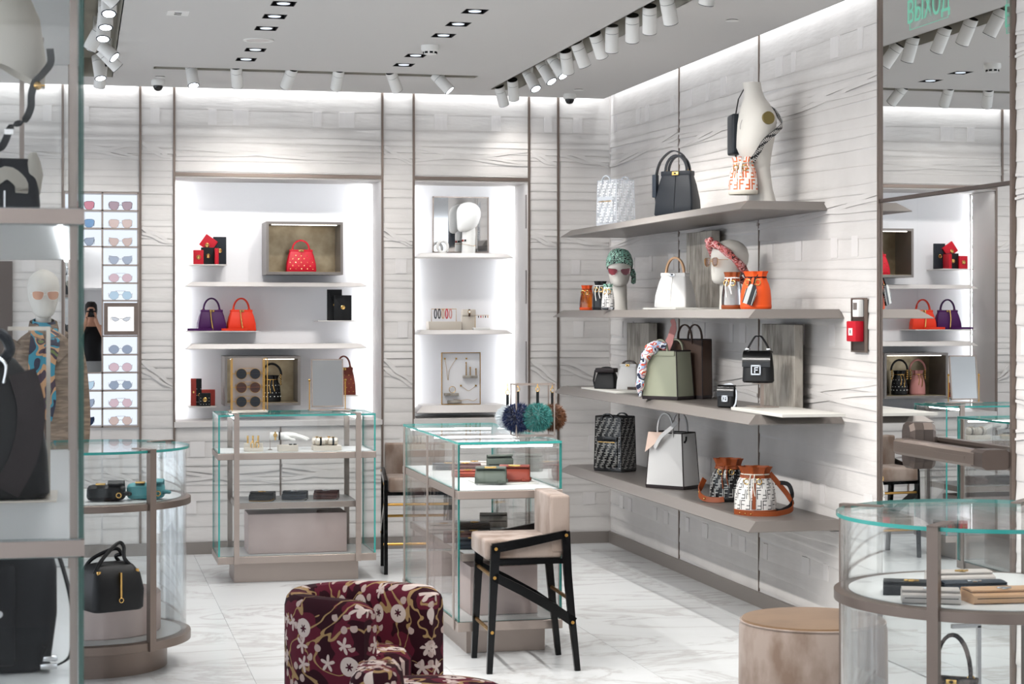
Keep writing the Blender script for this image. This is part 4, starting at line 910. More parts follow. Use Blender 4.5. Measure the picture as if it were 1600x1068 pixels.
b = MB(); b.box(-.06, .06, -.03, .03, 0, .016, .002); b.obj('base', 'white', o); b = MB(); b.tube([(-.045, 0, .016), (-.045, 0, .105), (.055, 0, .105)], .0018, 6); b.obj('wire', 'brass', o)
for k, m_ in enumerate(('brown', 'red', 'camel', 'black', 'camel')): b = MB(); x = -.02+k*.017; b.ball((x, 0, .094), .0042, 8, 6, (1, 1, 2)); b.obj('earring', m_, o)
o = thing('jewellery_board', 'brass-framed white board pinned with fine jewellery', 'display board', (at_y(720.5, 635, 13.26).x, 13.27, zc+.0005)); W2 = bag_w(690, 751, 13.27)/2; h = .375
b = MB()
for q in ((-W2, -W2+.005, 0, h), (W2-.005, W2, 0, h), (-W2, W2, h-.005, h), (-W2, W2, 0, .005)): b.box(q[0], q[1], -.012, .008, q[2], q[3])
b.obj('frame', 'brass', o, False); b = MB(); b.box(-W2+.004, W2-.004, 0, .006, .004, h-.004); b.obj('board', 'niche', o, False)
for x0, x1, zz in ((-.125, -.02, .065), (.012, .118, .19), (-.10, -.0, .012)): b = MB(); b.box(x0, x1, -.03, 0, zz, zz+.018, .002); b.obj('ledge', 'stone', o)
b = MB(); b.tube([(-.065+.023*cos(a), -.015, .108+.023*sin(a)) for a in [2*pi*i/20 for i in range(20)]], .0022, 6, True); b.obj('bangle', 'gold', o)
for x, zz in ((.036, .30), (.066, .265), (.108, .255)): b = MB(); b.box(x-.003, x+.003, -.018, -.012, .208, zz); b.ball((x, -.015, zz), .006, 8, 6); b.obj('peg', 'brass', o)
for x, zz in ((-.118, .33), (-.035, .33), (.0, .135), (.11, .135), (.04, .33)): b = MB(); b.box(x-.006, x+.006, -.008, 0, zz-.006, zz+.006, .001); b.obj('hook', 'brass', o)
for pts in (((-.118, .33), (-.105, .25), (-.095, .175), (-.085, .25), (-.035, .33)), ((0, .135), (.03, .112), (.055, .098), (.085, .115), (.11, .135)), ((-.06, .04), (0, .03), (.05, .035), (.09, .025), (.12, .04))): b = MB(); b.tube(spline([(x, -.007, q) for x, q in pts], 5), .0013, 5); b.obj('necklace', 'gold', o)
# ================================================================== GOODS ON THE RIGHT SHELVES
def on(n, u, v): p = at_z(u, v, SHELF[n]); p.z += .0008; return p
def onx(n, u, X):
    "point on shelf n in the vertical plane X, seen at column u"
    p = at_x(u, 500, X); p.z = SHELF[n]+.0008; return p
# ---- shelf 1
tote('clear_tote', 'transparent vinyl tote with white double-F print on the top shelf', onx(1, 962, 3.47), -66, .21, .30, .165, 'ff_clear', 'vinyl_trim', 'vinyl_trim', group='handbags on the top right shelf', hh=.17)
p = onx(1, 1059, 3.46)
o = top_bag('large_handbag', 'dark navy leather handbag with top handle on the top shelf', p, -42, .245, .265, .15, 'navy_leather', group='handbags on the top right shelf', handle_h=.36, two=True)
b = MB(); pts = spline([(-.125, 0, .01), (-.125, -.03, .10), (-.128, -.03, .16), (-.125, -.03, .24), (-.10, -.015, .33), (-.03, -.005, .385), (.04, 0, .35), (.06, 0, .26)], 6); b.strap(pts, .028, .006, (0, 1, 0)); st = b.obj('shoulder_strap', 'navy_leather', o)
b = MB(); b.box(-.142, -.116, -.055, -.012, .11, .245, .004); b.obj('strap_pad', 'slate', st)
for k in range(6): b = MB(); b.tube([(-.1425, -.05, .125+k*.02), (-.1425, -.016, .135+k*.02)], .001, 4); b.obj('stitching', 'white', st)
# headless torso
tp = onx(1, 1183, 3.50); TY_ = tp.y
T = thing('torso_form', 'white headless torso form on the top shelf', 'mannequin', tp, -78)
def tring(z, rx, ry, cx=0, cy=0): return [(cx+rx*cos(a), cy+ry*sin(a), z) for a in [2*pi*i/28 for i in range(28)]]
b = MB(); k = 1.0
b.loft([tring(z*k, rx, ry, cx, cy) for z, rx, ry, cx, cy in ((0, .10, .066, 0, .03), (.08, .085, .054, 0, .02), (.19, .078, .062, 0, 0), (.25, .086, .078, 0, -.008), (.30, .10, .094, 0, -.016), (.36, .11, .097, 0, -.008), (.43, .117, .097, 0, 0), (.48, .110, .088, 0, 0), (.525, .083, .072, 0, -.01), (.56, .058, .055, 0, -.018), (.60, .049, .047, 0, -.026), (.64, .049, .047, 0, -.034))]); b.obj('body', 'plaster', T)
for sx in (-1, 1): b = MB(); b.disc((sx*.112, -.004, .445), (sx, -.05, .1), .034, .02, 24); b.obj('arm_cap', 'arm_brass', T)
b = MB(); b.tube(spline([(0.02, -.075, .02), (.0, -.064, .2), (-.008, -.09, .36), (0, -.105, .41), (.004, -.085, .46)], 5), .0012, 4); b.obj('seam', 'shelf_metal', T)
p2 = at_x(1161, 300, 3.40)
bucket('bucket_bag', 'orange and white double-F bucket bag hanging on the torso', (p2.x, p2.y, at_x(1161, 304, 3.40).z), -35, .078, .195, 'ff_orange', base='cream', cord='cream', group='bucket bags on the right wall')
R_ = Matrix.Translation(tp) @ Matrix.Rotation(radians(-35), 4, 'Z')
o = thing('logo_strap', 'black patterned shoulder strap crossing the torso', 'strap', tp, -78)
pts = spline([(.045, -.10, .19), (.088, -.07, .24), (.118, -.03, .32), (.124, .03, .37), (.10, .09, .42), (0, .10, .50), (-.06, .05, .53), (-.09, -.02, .50), (-.12, -.045, .42)], 6)
b = MB(); b.strap(pts, .032, .004, [(.4, -.3, 1)]*len(pts)); b.obj('band', 'ff_strap', o); b = MB(); b.box(.035, .052, -.115, -.095, .155, .19, .003); b.obj('clip', 'silver', o)
p3 = at_x(1150, 240, 3.44); o = thing('flat_pouch', 'flat black pouch hanging at the left of the torso', 'pouch', (p3.x-.005, p3.y, at_x(1150, 242, 3.44).z), -8)
b = MB(); b.box(-.03, .03, -.07, .07, 0, .215, .014, 3); b.obj('body', 'navy_leather', o); b = MB(); b.box(.004, .010, -.071, .071, .17, .2165); b.obj('zip', 'silver', o, False); b = MB(); b.strap([(0, 0, .2), (.02, .01, .30), (.06, .02, .37)], .016, .004, (0, 1, 0)); b.obj('strap', 'black', o); b = MB(); b.strap([(0, -.012, .0), (.01, -.018, -.06), (0, -.014, -.09)], .012, .003, (1, 0, 0)); b.obj('tassel', 'shelf_metal', o)
# ---- shelf 2
g = 'goods on the second right shelf'
bucket('bucket_bag', 'small amber orange vinyl bucket bag at the far end of the second shelf', onx(2, 917, 3.40), -35, .052, .17, 'orange_vinyl', collar='orange', base='orange', cord='tan', group='bucket bags on the right wall', strapcol=None)
o = bpy.data.objects[-1] if False else None
bucket('bucket_bag', 'black and clear bucket bag leaning by the scarfed head', onx(2, 938, 3.36), -35, .055, .19, 'black_gloss', collar='black_leather', base='black_leather', cord='white', group='bucket bags on the right wall')
bucket('bucket_bag', 'white double-F vinyl bucket bag before the scarfed head', onx(2, 950, 3.29), -35, .042, .165, 'ff_white', collar='scarf_mint', base='clear_vinyl', cord='white', group='bucket bags on the right wall')
h1p = onx(2, 968, 3.44)
h1 = head('mannequin_head', 'mannequin head in red sunglasses and mint scarf facing the room', h1p, -18, .375, group='mannequin heads on the second shelf', neck=.40)
hd1 = Matrix.Translation(h1p) @ Matrix.Rotation(radians(-18), 4, 'Z')
def world(Mx, p): return Mx @ Vector(p)
o = thing('headscarf', 'mint and black patterned scarf wrapped round the far head', 'scarf', h1p, -18)
b = MB(); n = 26; top = []
rr = []
for i in range(n+1):
    a = 2*pi*i/n; rr.append([(.083*cos(a)*q, .009+.108*sin(a)*q, .29+dz-.030*sin(a)+.0*cos(a)) for q, dz in ((1.0, -.018), (1.07, .0), (1.06, .03), (.93, .062), (.80, .078))])
b.loft(rr, False, False, closed=False); b.obj('wrap', 'scarf_mint', o); b = MB(); b.tube(spline([(.075, .03, .26), (.09, .04, .22), (.088, .03, .17)], 5), [.02]*5+[.016]*5+[.004], 8); b.obj('tail', 'scarf_mint', o)
p = world(hd1, (0, -.102, .225)); sunglasses('red-lensed cat-eye sunglasses on the far mannequin head', p, -18, 'cat', 'lens_red', 'silver', .030, .022, .010, None, temples=.09)
p = onx(2, 1055, 3.44); top_bag('large_handbag', 'pale grey-white handbag with tan handle on the second shelf', (p.x, p.y, p.z+.012), -48, .215, .205, .14, 'bag_white', trim='silver', handle='camel', group='handbags on the second right shelf', handle_h=.45)
o = thing('display_plinth', 'low white plate under the pale handbag', 'display plate', onx(2, 1062, 3.47), 0, 'white display plates'); b = MB(); b.box(-.14, .15, -.35, .28, 0, .0105, .002); b.obj('plate', 'tray', o, False)
def slab(label, u0, u1, v0, X, n, th=.07, ht=None, rz=0):
    a, c = at_x(u0, 500, X), at_x(u1, 500, X); L = a.y-c.y; z1 = at_x((u0+u1)/2, v0, X).z
    o = thing('stone_slab', label, 'stone slab', (X, (a.y+c.y)/2, SHELF[n]+.0008), rz, 'upright stone display slabs'); b = MB(); h = (ht or z1-SHELF[n]-.001)
    b.box(-th/2, th/2, -L/2, L/2, .002, h, .003, 1); b.obj('slab', 'stone', o, False); b = MB(); b.box(-th/2, th/2, -L/2+.004, L/2-.004, 0, .003); b.obj('felt_base', 'black', o, False); return o
slab('grey stone slab standing behind the profile head', 1079, 1118, 362, 3.68, 2, .055)
h2p = onx(2, 1138, 3.50); h2 = head('mannequin_head', 'mannequin head in profile with pink headscarf', h2p, -78, .385, group='mannequin heads on the second shelf', neck=.36)
o = thing('headscarf', 'pink and red twisted scarf round the profile head', 'scarf', h2p, -78)
pts = [(.09*cos(a), .008+.115*sin(a), .235-.105*sin(a)*1.0+.02) for a in [2*pi*i/26 for i in range(26)]]
b = MB(); b.tube(pts, [.021+.004*sin(i*2.2) for i in range(26)]+[], 10, True); b.obj('twist', 'scarf_red', o); b = MB(); b.ball((0, -.118, .365), .026, 10, 8, (1, .8, 1)); b.ball((.018, -.125, .38), .017, 8, 6); b.ball((-.02, -.122, .375), .016, 8, 6); b.obj('knot', 'scarf_red', o)
hd2 = Matrix.Translation(h2p) @ Matrix.Rotation(radians(-78), 4, 'Z'); sunglasses('gold-rimmed tan sunglasses on the profile head', world(hd2, (0, -.110, .235)), -78, 'square', 'lens_tan', 'gold', .030, .024, .010, None, temples=.09)
bucket('bucket_bag', 'white vinyl bucket bag with tan suede collar before the profile head', onx(2, 1144, 3.36), -40, .058, .195, 'clear_vinyl', collar='tan', base='tan', cord='white', group='bucket bags on the right wall')
p = onx(2, 1181, 3.42); bucket('bucket_bag', 'bright orange leather bucket bag on the second shelf', p, -35, .083, .195, 'orange', cord='black', group='bucket bags on the right wall', fit=.98)
o = thing('luggage_tag', 'black patterned leather tag hung on the orange bucket bag', 'bag tag', (p.x-.07, p.y-.065, p.z+.025), -35); b = MB(); b.prism([(-.028, .0), (.028, 0), (.03, .07), (.014, .105), (-.014, .105), (-.03, .07)], -.006, .004); b.xf(Matrix.Rotation(radians(18), 4, 'Y')); b.obj('tag', 'ff_black', o, False); b = MB(); b.strap([(.03, -.001, .10), (.045, .004, .135), (.05, .02, .15)], .008, .003, (0, 1, 0)); b.obj('loop', 'black', o)
# ---- shelf 3
def tray(label, u0, u1, X0, X1, n, h=.016):
    a, c = at_x(u0, 500, X0), at_x(u1, 500, X0); o = thing('display_plate', label, 'display plate', ((X0+X1)/2, (a.y+c.y)/2, SHELF[n]+.0006), 0, 'white display plates'); b = MB(); b.box(-(X1-X0)/2, (X1-X0)/2, -(a.y-c.y)/2, (a.y-c.y)/2, 0, h, .002); b.obj('plate', 'tray', o, False); return h+.0012
tz = tray('thin white plate under the small black and white bags', 908, 962, 3.30, 3.60, 3, .010)
p = onx(3, 948, 3.40); p.z += tz; o = top_bag('small_handbag', 'small black handbag with flap on the third shelf', p, -35, .145, .125, .11, 'black_leather', handle='black_leather', group='handbags on the third right shelf', handle_h=.12, seam=False); b = MB(); b.box(-.065, .065, -.05, .045, .105, .135, .008); b.obj('flap', 'dark_leather', o); b = MB(); b.strap([(-.075, -.01, .12), (-.085, -.02, .05), (-.07, -.03, .004)], .02, .005, (0, 1, 0)); b.obj('side_tab', 'black_leather', o)
p = onx(3, 983, 3.52); p.z += .001; o = top_bag('small_handbag', 'small white handbag with brown patterned strap behind the black one', p, -40, .15, .175, .10, 'bag_white', handle='ff_brown', group='handbags on the third right shelf', handle_h=.12, seam=False); b = MB(); pts = spline([(.02, -.07, .012), (.09, -.09, .014), (.15, -.03, .016), (.13, .05, .016), (.07, .05, .10)], 6); b.strap(pts, .028, .005, [(0, 0, 1)]*len(pts)); b.obj('shoulder_strap', 'ff_brown', o)
slab('narrow grey stone slab behind the white bag on the third shelf', 986, 1020, 504, 3.66, 3, .06)
p = onx(3, 1078, 3.56); o = tote('brown_tote', 'tall brown leather tote behind the green one', p, -48, .24, .35, .12, 'brown', 'dark_leather', 'brown', False, 'handbags on the third right shelf', .97, .32)
p = onx(3, 1044, 3.40); o = tote('green_tote', 'sage green structured tote with a twilly scarf', p, -52, .255, .285, .18, 'olive', 'dark_leather', 'olive', False, 'handbags on the third right shelf', .86, .30); b = MB(); b.strap(spline([(-.06, .05, .26), (-.03, .07, .36), (.0, .06, .43), (-.01, .055, .47)], 5), [.05]*5+[.04]*5+[.03]*5+[.012], .004, (1, .2, 0)); b.obj('pink_lining_flap', 'pink', o)
b = MB(); b.box(-.10, .10, -.087, -.075, .255, .285, .004); b.obj('top_bar', 'olive', o)
sc_ = thing('twilly_scarf', 'blue white and red silk scarf tied down the green tote', 'scarf', p, -52)
b = MB(); pts = spline([(-.02, -.085, .31), (-.075, -.105, .27), (-.10, -.115, .20), (-.115, -.118, .12), (-.118, -.122, .05), (-.115, -.125, .015)], 5); b.tube(pts, [.026, .03, .034, .034, .03, .030, .034, .030, .026, .022, .024, .028, .03, .028, .024, .022, .024, .028, .026, .022, .016, .014, .012, .011, .010, .006][:len(pts)], 9); b.obj('drape', 'scarf_blue', sc_)
b = MB(); b.tube(spline([(-.09, -.08, .30), (-.02, -.10, .325), (.04, -.08, .31)], 5), .022, 8); b.obj('knot', 'scarf_blue', sc_)
tz = tray('white plate under the two small black flap bags', 1142, 1222, 3.33, 3.66, 3, .016)
p = onx(3, 1136, 3.40); p.z += .001; o = baguette('flap_bag', 'tiny black patent flap bag with silver buckle and chain', p, -40, .105, .115, .06, 'black_leather', 'black_gloss', handle=False, group='black flap bags'); b = MB(); pts = spline([(-.03, 0, .115), (.02, .01, .125), (.056, -.01, .09), (.058, -.02, .03), (.05, -.03, .004)], 7)
for q in pts: b.box(q.x-.004, q.x+.004, q.y-.003, q.y+.003, q.z-.004, q.z+.004)
b.obj('chain', 'silver', o, False)
p = onx(3, 1182, 3.46); o = thing('bag_stand', 'bronze post stand holding up a black flap bag', 'display stand', (p.x+.03, p.y, p.z+tz), 0); b = MB(); b.box(-.06, .06, -.09, .07, 0, .005); b.obj('foot', 'champagne', o, False); b = MB(); b.box(-.008, .008, -.008, .008, .005, .12); b.obj('post', 'champagne', o, False); b = MB(); b.box(-.04, .03, -.04, .04, .12, .124); b.obj('support', 'champagne', o, False)
baguette('flap_bag', 'black patent flap bag raised on a bronze post', (p.x+.01, p.y, p.z+tz+.126), -35, .165, .16, .085, 'black_leather', 'black_gloss', group='black flap bags', hb=.48)
slab('large weathered stone slab behind the raised flap bag', 1197, 1248, 506, 3.67, 3, .05)
# ---- shelf 4
p = onx(4, 961, 3.46); tote('monogram_tote', 'black tote with woven double-F pattern on the lowest shelf', p, -55, .235, .36, .16, 'ff_tote', 'black_gloss', 'black_gloss', True, 'handbags on the lowest right shelf', .93, .12)
p = onx(4, 1051, 3.46); o = tote('white_tote', 'large white structured tote with blush lining on the lowest shelf', p, -52, .275, .33, .175, 'bag_white', 'dark_leather', 'bag_white', False, 'handbags on the lowest right shelf', .84, .42)
b = MB(); b.loft([[(x, y, z) for x, y, z in ((-.118, -.078, .332), (.0, -.078, .332), (-.03, -.100, .285), (-.122, -.108, .215))], [(x, y, z) for x, y, z in ((-.118, -.084, .333), (.0, -.084, .333), (-.03, -.106, .283), (-.122, -.114, .213))]]); b.obj('folded_lining', 'blush', o); b = MB(); b.strap(spline([(-.06, -.10, .24), (.0, -.12, .31), (.06, -.11, .36), (.09, -.09, .40)], 5), .024, .006, (.6, 0, -.6)); b.obj('side_belt', 'bag_white', o)
b = MB(); b.tube([(.13, -.05, .31), (.135, -.06, .29), (.13, -.07, .275)], .006, 6); b.obj('belt_loop', 'black', o)
p = onx(4, 1138, 3.52); bucket('bucket_bag', 'black double-F bucket bag with tan suede collar on the lowest shelf', p, -30, .105, .235, 'ff_black', collar='tan', base='black_leather', cord='tan', group='bucket bags on the right wall', strapcol=None)
o = thing('tan_strap', 'tan leather strap lying before the black bucket bag', 'strap', p, -30); pts = spline([(-.13, -.02, .12), (-.15, -.07, .05), (-.11, -.12, .02), (-.04, -.135, .015), (.0, -.13, .02)], 6); b = MB(); b.strap(pts, .03, .005, [(0, .3, 1)]*len(pts)); b.obj('band', 'tan', o)
for k in (6, 12): b = MB(); b.ball(pts[k]+Vector((0, -.006, 0)), .006, 8, 5); b.obj('rivet', 'gold', o)
p = onx(4, 1180, 3.43); o = bucket('bucket_bag', 'white double-F bucket bag with tan trim and long strap on the lowest shelf', p, -30, .11, .245, 'ff_white', collar='tan', base='tan', cord='cream', group='bucket bags on the right wall', strapcol='tan'); b = MB(); b.strap([(.01, -.096, .03), (.01, -.094, .1), (.008, -.075, .165)], .018, .004, (1, 0, 0)); b.obj('tan_stripe', 'tan', o); b = MB(); b.strap(spline([(.10, .02, .16), (.17, .03, .15), (.19, .02, .06), (.14, .0, .02), (.10, .0, .02)], 6), .022, .004, [(0, 0, 1)]*25); b.obj('second_strap', 'black_leather', o)
# ================================================================== GLASS VITRINES
def pane(b_name, parent, x0, x1, y0, y1, z0, z1, g='glass', edge='glass_edge'):
    b = MB(); b.box(x0, x1, y0, y1, z0, z1); d = (x1-x0, y1-y0, z1-z0); ax = d.index(min(d))
    b.bm.faces.ensure_lookup_table()
    for f in b.bm.faces:
        f.normal_update(); f.material_index = 0 if abs(f.normal[ax]) > .5 else 1
    return b.obj(b_name, [g, edge], parent, False)
def vitrine(label, cx, cy, rz, L, D, loops, midx=None, ends=None):
    "free-standing glass counter: plinth, three shelves, hoop frames, glass box with lit bars under the top"
    o = thing('glass_vitrine', label, 'display case', (cx, cy, 0), rz, 'rectangular glass display cases'); l, d = L/2, D/2; t = .010
    b = MB(); b.box(-l+.10, l-.10, -d+.06, d-.06, 0, .121, .002); b.obj('plinth', 'champagne', o, False)
    for nm, z0, z1, ex in (('base_shelf', .121, .165, 0), ('upper_shelf', .757, .795, 0)):
        b = MB(); b.box(-l-.003, l+.003, -d-.003, d+.003, z0, z1, .0015, 1); s = b.obj(nm, 'champagne', o, False); b = MB(); b.box(-l+.012, l-.012, -d+.012, d-.012, z1, z1+.002); b.obj('white_top', 'white_top', s, False)
    x0, x1 = loops[0], loops[-1]
    b = MB(); b.box(x0 if rz == 0 else -l+.05, x1 if rz == 0 else l-.05, -d+.03, d-.03, .452, .488, .0015, 1); s = b.obj('lower_shelf', 'champagne', o, False); b = MB(); b.box((x0 if rz == 0 else -l+.05)+.012, (x1 if rz == 0 else l-.05)-.012, -d+.042, d-.042, .488, .490); b.obj('white_top', 'white_top', s, False)
    for z0, z1 in ((.168, .756), (.799, 1.019)):
        for sx in (-1, 1): pane('side_glass', o, *sorted((sx*l, sx*(l-t))), -d, d, z0, z1)
        for sy in (-1, 1): pane('front_glass' if sy < 0 else 'back_glass', o, -l+t+.001, l-t-.001, *sorted((sy*d, sy*(d-t))), z0, z1)
    pane('top_glass', o, -l, l, -d, d, 1.020, 1.031)
    for x in loops:
        w2 = .016
        for sy in (-1, 1): b = MB(); b.box(x-w2, x+w2, *sorted((sy*(d+.005), sy*(d+.005+(.018 if rz == 0 else .006)))), .121, 1.032 if rz == 0 else 1.018); b.obj('post', 'champagne', o, False)
        b = MB()
        if rz == 0: b.box(x-w2, x+w2, -d-.022, -d+.10, 1.0315, 1.037); b.box(x-w2, x+w2, d-.10, d+.022, 1.0315, 1.037)
        else: b.box(x-.006, x+.006, -d+.012, d-.012, 1.010, 1.019)
        b.obj('top_bar', 'champagne', o, False)
        b = MB(); b.box(x-.007, x+.007, -d+.03, d-.03, 1.000, 1.0095 if rz else 1.012); b.obj('light_bar', 'led', o, False)
    return o
# vitrine before the handbag niche
YF1 = 11.55; xl, xr = at_y(341, 648, YF1).x, at_y(587, 648, YF1).x; C1 = (xl+xr)/2; D1 = .49; CY1 = YF1+D1/2
V1 = vitrine('glass counter before the handbag niche with jewellery and wallets', C1, CY1, 0, xr-xl, D1, [at_y(369.5, 700, YF1).x-C1, at_y(559.5, 700, YF1).x-C1])
# long vitrine beside the bar stool
YF2 = 8.85; xl2, xr2 = at_y(716, 690, YF2).x, at_y(878, 690, YF2).x; YB2 = at_x(630, 660, xl2).y; C2 = (xl2+xr2)/2; CY2 = (YF2+YB2)/2
def lx(u): return at_x(u, 700, xl2).y-CY2
V2 = vitrine('long glass counter behind the velvet bar stool with fur charms on top', C2, CY2, 90, YB2-YF2, xr2-xl2, [lx(711), lx(670), lx(634)])
UP, LOW, BOT, TOP = .7975, .4905, .1675, 1.032
# ---- goods in vitrine 1
def v1(u, Y, z): p = at_y(u, 500, Y); p.z = z; return p
o = thing('pink_block', 'large pale pink block filling the bottom of the handbag-niche counter', 'display block', v1(461, 11.80, BOT+.0005)); W = bag_w(385, 539, 11.64)
b = MB(); b.box(-W/2, W/2, -.16, .14, 0, .245, .006); b.obj('block', 'pink_box', o)
g = 'wallets on the lower shelf of the niche counter'
for u, m_, lab, mt_ in ((410, 'black_leather', 'black chain wallet with gold clasp, leftmost on the lower glass counter shelf', 'gold'), (461, 'slate', 'dark grey wallet between two others on the lower glass counter shelf', 'silver'), (510, 'plum', 'plum brown wallet at the right of the lower glass counter shelf', 'silver')):
    o = wallet('chain_wallet', lab, v1(u, 11.72, LOW+.0005), -14, .15, .13, .048, m_, mt_, g); b = MB(); pts = spline([(-.07, -.085, .004), (0, -.10, .004), (.06, -.09, .006), (.08, -.05, .014)], 6); b.tube(pts, .003, 5); b.obj('chain', mt_, o)
o = thing('earring_block', 'stepped cream block with upright gold earrings', 'jewellery stand', v1(397.5, 11.70, UP+.0005), -8)
b = MB(); b.box(-.06, .055, -.04, .0, 0, .022, .002); b.box(-.065, .05, .0, .06, 0, .048, .002); b.obj('block', 'champagne_pale', o)
for x in (-.042, -.01, .022): b = MB(); b.box(x-.006, x+.006, .02, .028, .046, .095, .002); b.obj('bar_earring', 'gold', o)
for x in (-.012, .018): b = MB(); b.tube([(x+.010*cos(a), -.02, .04+.022*sin(a)) for a in [2*pi*i/14 for i in range(14)]], .0035, 6, True); b.obj('hoop_earring', 'gold', o)
o = thing('watch_block', 'low cream block before the white display hand', 'jewellery stand', v1(449.5, 11.66, UP+.0005), 0); b = MB(); b.box(-.062, .062, -.035, .035, 0, .038, .002); b.obj('block', 'champagne_pale', o)
for x in (.018, .045): b = MB(); b.tube([(x+.009*cos(a), .009*sin(a), .041) for a in [2*pi*i/12 for i in range(12)]], .003, 6, True); b.obj('ring', 'black', o)
o = thing('display_hand', 'white display hand lying sideways and wearing two watches', 'display hand', v1(422, 11.80, UP+.0005), -4)
b = MB(); b.loft([[(x, -.0+cy+ry*cos(a), zc_+rz_*sin(a)) for a in [2*pi*i/16 for i in range(16)]] for x, cy, ry, zc_, rz_ in ((0, 0, .022, .085, .025), (.03, 0, .022, .086, .024), (.06, 0, .021, .086, .022), (.075, 0, .023, .086, .023), (.105, 0, .034, .087, .024), (.14, 0, .038, .088, .020), (.165, 0, .036, .087, .015), (.172, 0, .033, .086, .012))]); b.obj('palm', 'white', o)
for k, (y, L, dz) in enumerate(((-.028, .055, -.008), (-.010, .068, -.002), (.009, .064, 0), (.026, .05, -.004))): b = MB(); b.tube(spline([(.16, y, .086), (.19, y, .084+dz), (.175+L, y*.9, .066+dz)], 5), [.0095]*5+[.008]*5+[.0055], 8); b.obj('finger', 'white', o)
b = MB(); b.tube(spline([(.09, -.025, .082), (.12, -.044, .07), (.155, -.046, .06)], 5), [.012]*5+[.009]*5+[.006], 8); b.obj('thumb', 'white', o)
for x, m_ in ((.032, 'gold'), (.058, 'black')): b = MB(); b.strap([(x, .0245*cos(a), .086+.026*sin(a)) for a in [2*pi*i/20 for i in range(20)]], .010, .003, [(1, 0, 0)]*20, True); b.obj('watch_band', m_, o)
b = MB(); b.disc((.032, -.026, .092), (0, 1, 0), .013, .006, 16); b.obj('watch_case', 'gold', o)
b = MB(); b.box(-.012, .012, -.03, .03, 0, .003); b.box(-.002, .002, -.002, .002, .003, .07); b.obj('prop', 'champagne', o, False)
o = thing('watch_tray', 'cream tray with four cushions of ribboned watches', 'jewellery stand', v1(510, 11.70, UP+.0005), 0); b = MB(); b.box(-.088, .088, -.06, .06, 0, .03, .002); b.obj('tray', 'champagne_pale', o)
for x, y, m_ in ((-.04, -.02, 'black'), (.038, -.02, 'slate'), (-.055, .035, 'black'), (.02, .035, 'gold')):
    b = MB(); b.tube([(x-.030, y, .055), (x-.024, y, .055), (x+.024, y, .055), (x+.030, y, .055)], [.018, .0235, .0235, .018], 14); cu_ = b.obj('cushion', 'champagne_pale', o); b = MB(); b.strap([(x, y+.0245*cos(a), .055+.0245*sin(a)) for a in [2*pi*i/18 for i in range(18)]], .012, .0025, [(1, 0, 0)]*18, True); b.obj('band', m_ if m_ != 'slate' else 'lens_blue_band', cu_) if False else b.obj('band', m_, cu_)
    b = MB(); b.disc((x, y-.002, .081), (0, 0, 1), .010, .004, 14); b.obj('case', 'gold', cu_)
# ---- on top of vitrine 1
o = thing('eyewear_rack', 'champagne metal rack with three pairs of round sunglasses on the counter', 'eyewear rack', v1(386, 11.78, TOP+.006), 0); W = bag_w(361, 411, 11.78); Hh = .335
b = MB(); b.box(-W/2, W/2, .0, .006, .012, Hh); b.obj('back_panel', 'champagne', o, False)
for x in (-W/2, W/2):
    b = MB()
    for y in (-.09, 0): b.box(x-.003, x+.003, y-.003, y+.003, .012, Hh)
    b.box(x-.003, x+.003, -.09, 0, Hh-.006, Hh); b.obj('side_frame', 'brass', o, False)
b = MB()
b.box(W/2+.003, W/2+.03, -.003, .003, Hh-.006, Hh); b.box(W/2+.024, W/2+.03, -.003, .003, .012, Hh)
b.obj('frame', 'brass', o, False)
b = MB(); b.box(-W/2-.004, W/2+.02, -.11, .04, 0, .012, .001, 1); b.obj('base', 'champagne_pale', o, False)
for zz, ln, lab in ((.215, 'lens_navy', 'dark blue round sunglasses on the top bar of the eyewear rack'), (.130, 'lens_amber', 'amber brown round sunglasses in the middle of the eyewear rack'), (.042, 'lens_navy', 'blue-black round sunglasses on the lowest bar of the eyewear rack')):
    p = o.location; sunglasses(lab, (p.x+.006, p.y-.022, p.z+zz-.012), 0, 'round', ln, 'brass', .0335, .0335, .009, 'sunglasses on the counter rack', bar=True, temples=.02)
    b = MB(); b.box(-W/2, W/2, -.022, .0, zz+.022, zz+.025); b.obj('bar', 'brass', o, False)
o = thing('table_mirror', 'tilting table mirror on side posts on the counter', 'mirror', v1(511.5, 11.82, TOP+.006), 0); W = bag_w(486, 536, 11.82)/2; h0, h1 = .022, .325
b = MB()
for q in ((-W, -W+.008, h0, h1), (W-.008, W, h0, h1), (-W, W, h0, h0+.008), (-W, W, h1-.008, h1)): b.box(q[0], q[1], -.007, .007, q[2], q[3])
b.xf(Matrix.Translation((0, 0, .17)) @ Matrix.Rotation(radians(-7), 4, 'X') @ Matrix.Translation((0, 0, -.17))); b.obj('frame', 'champagne', o, False)
b = MB(); b.box(-W+.008, W-.008, -.004, .003, h0+.008, h1-.008); b.xf(Matrix.Translation((0, 0, .17)) @ Matrix.Rotation(radians(-7), 4, 'X') @ Matrix.Translation((0, 0, -.17))); b.obj('mirror_glass', 'mirror', o, False)
for sx in (-1, 1): b = MB(); b.box(sx*(W+.012)-.003, sx*(W+.012)+.003, -.003, .003, .008, .20); b.ball((sx*(W+.012), 0, .19), .008, 8, 6); b.obj('side_post', 'brass', o, False)
b = MB(); b.box(-W-.018, W+.018, -.05, .04, 0, .008, .001, 1); b.obj('base', 'champagne', o, False)
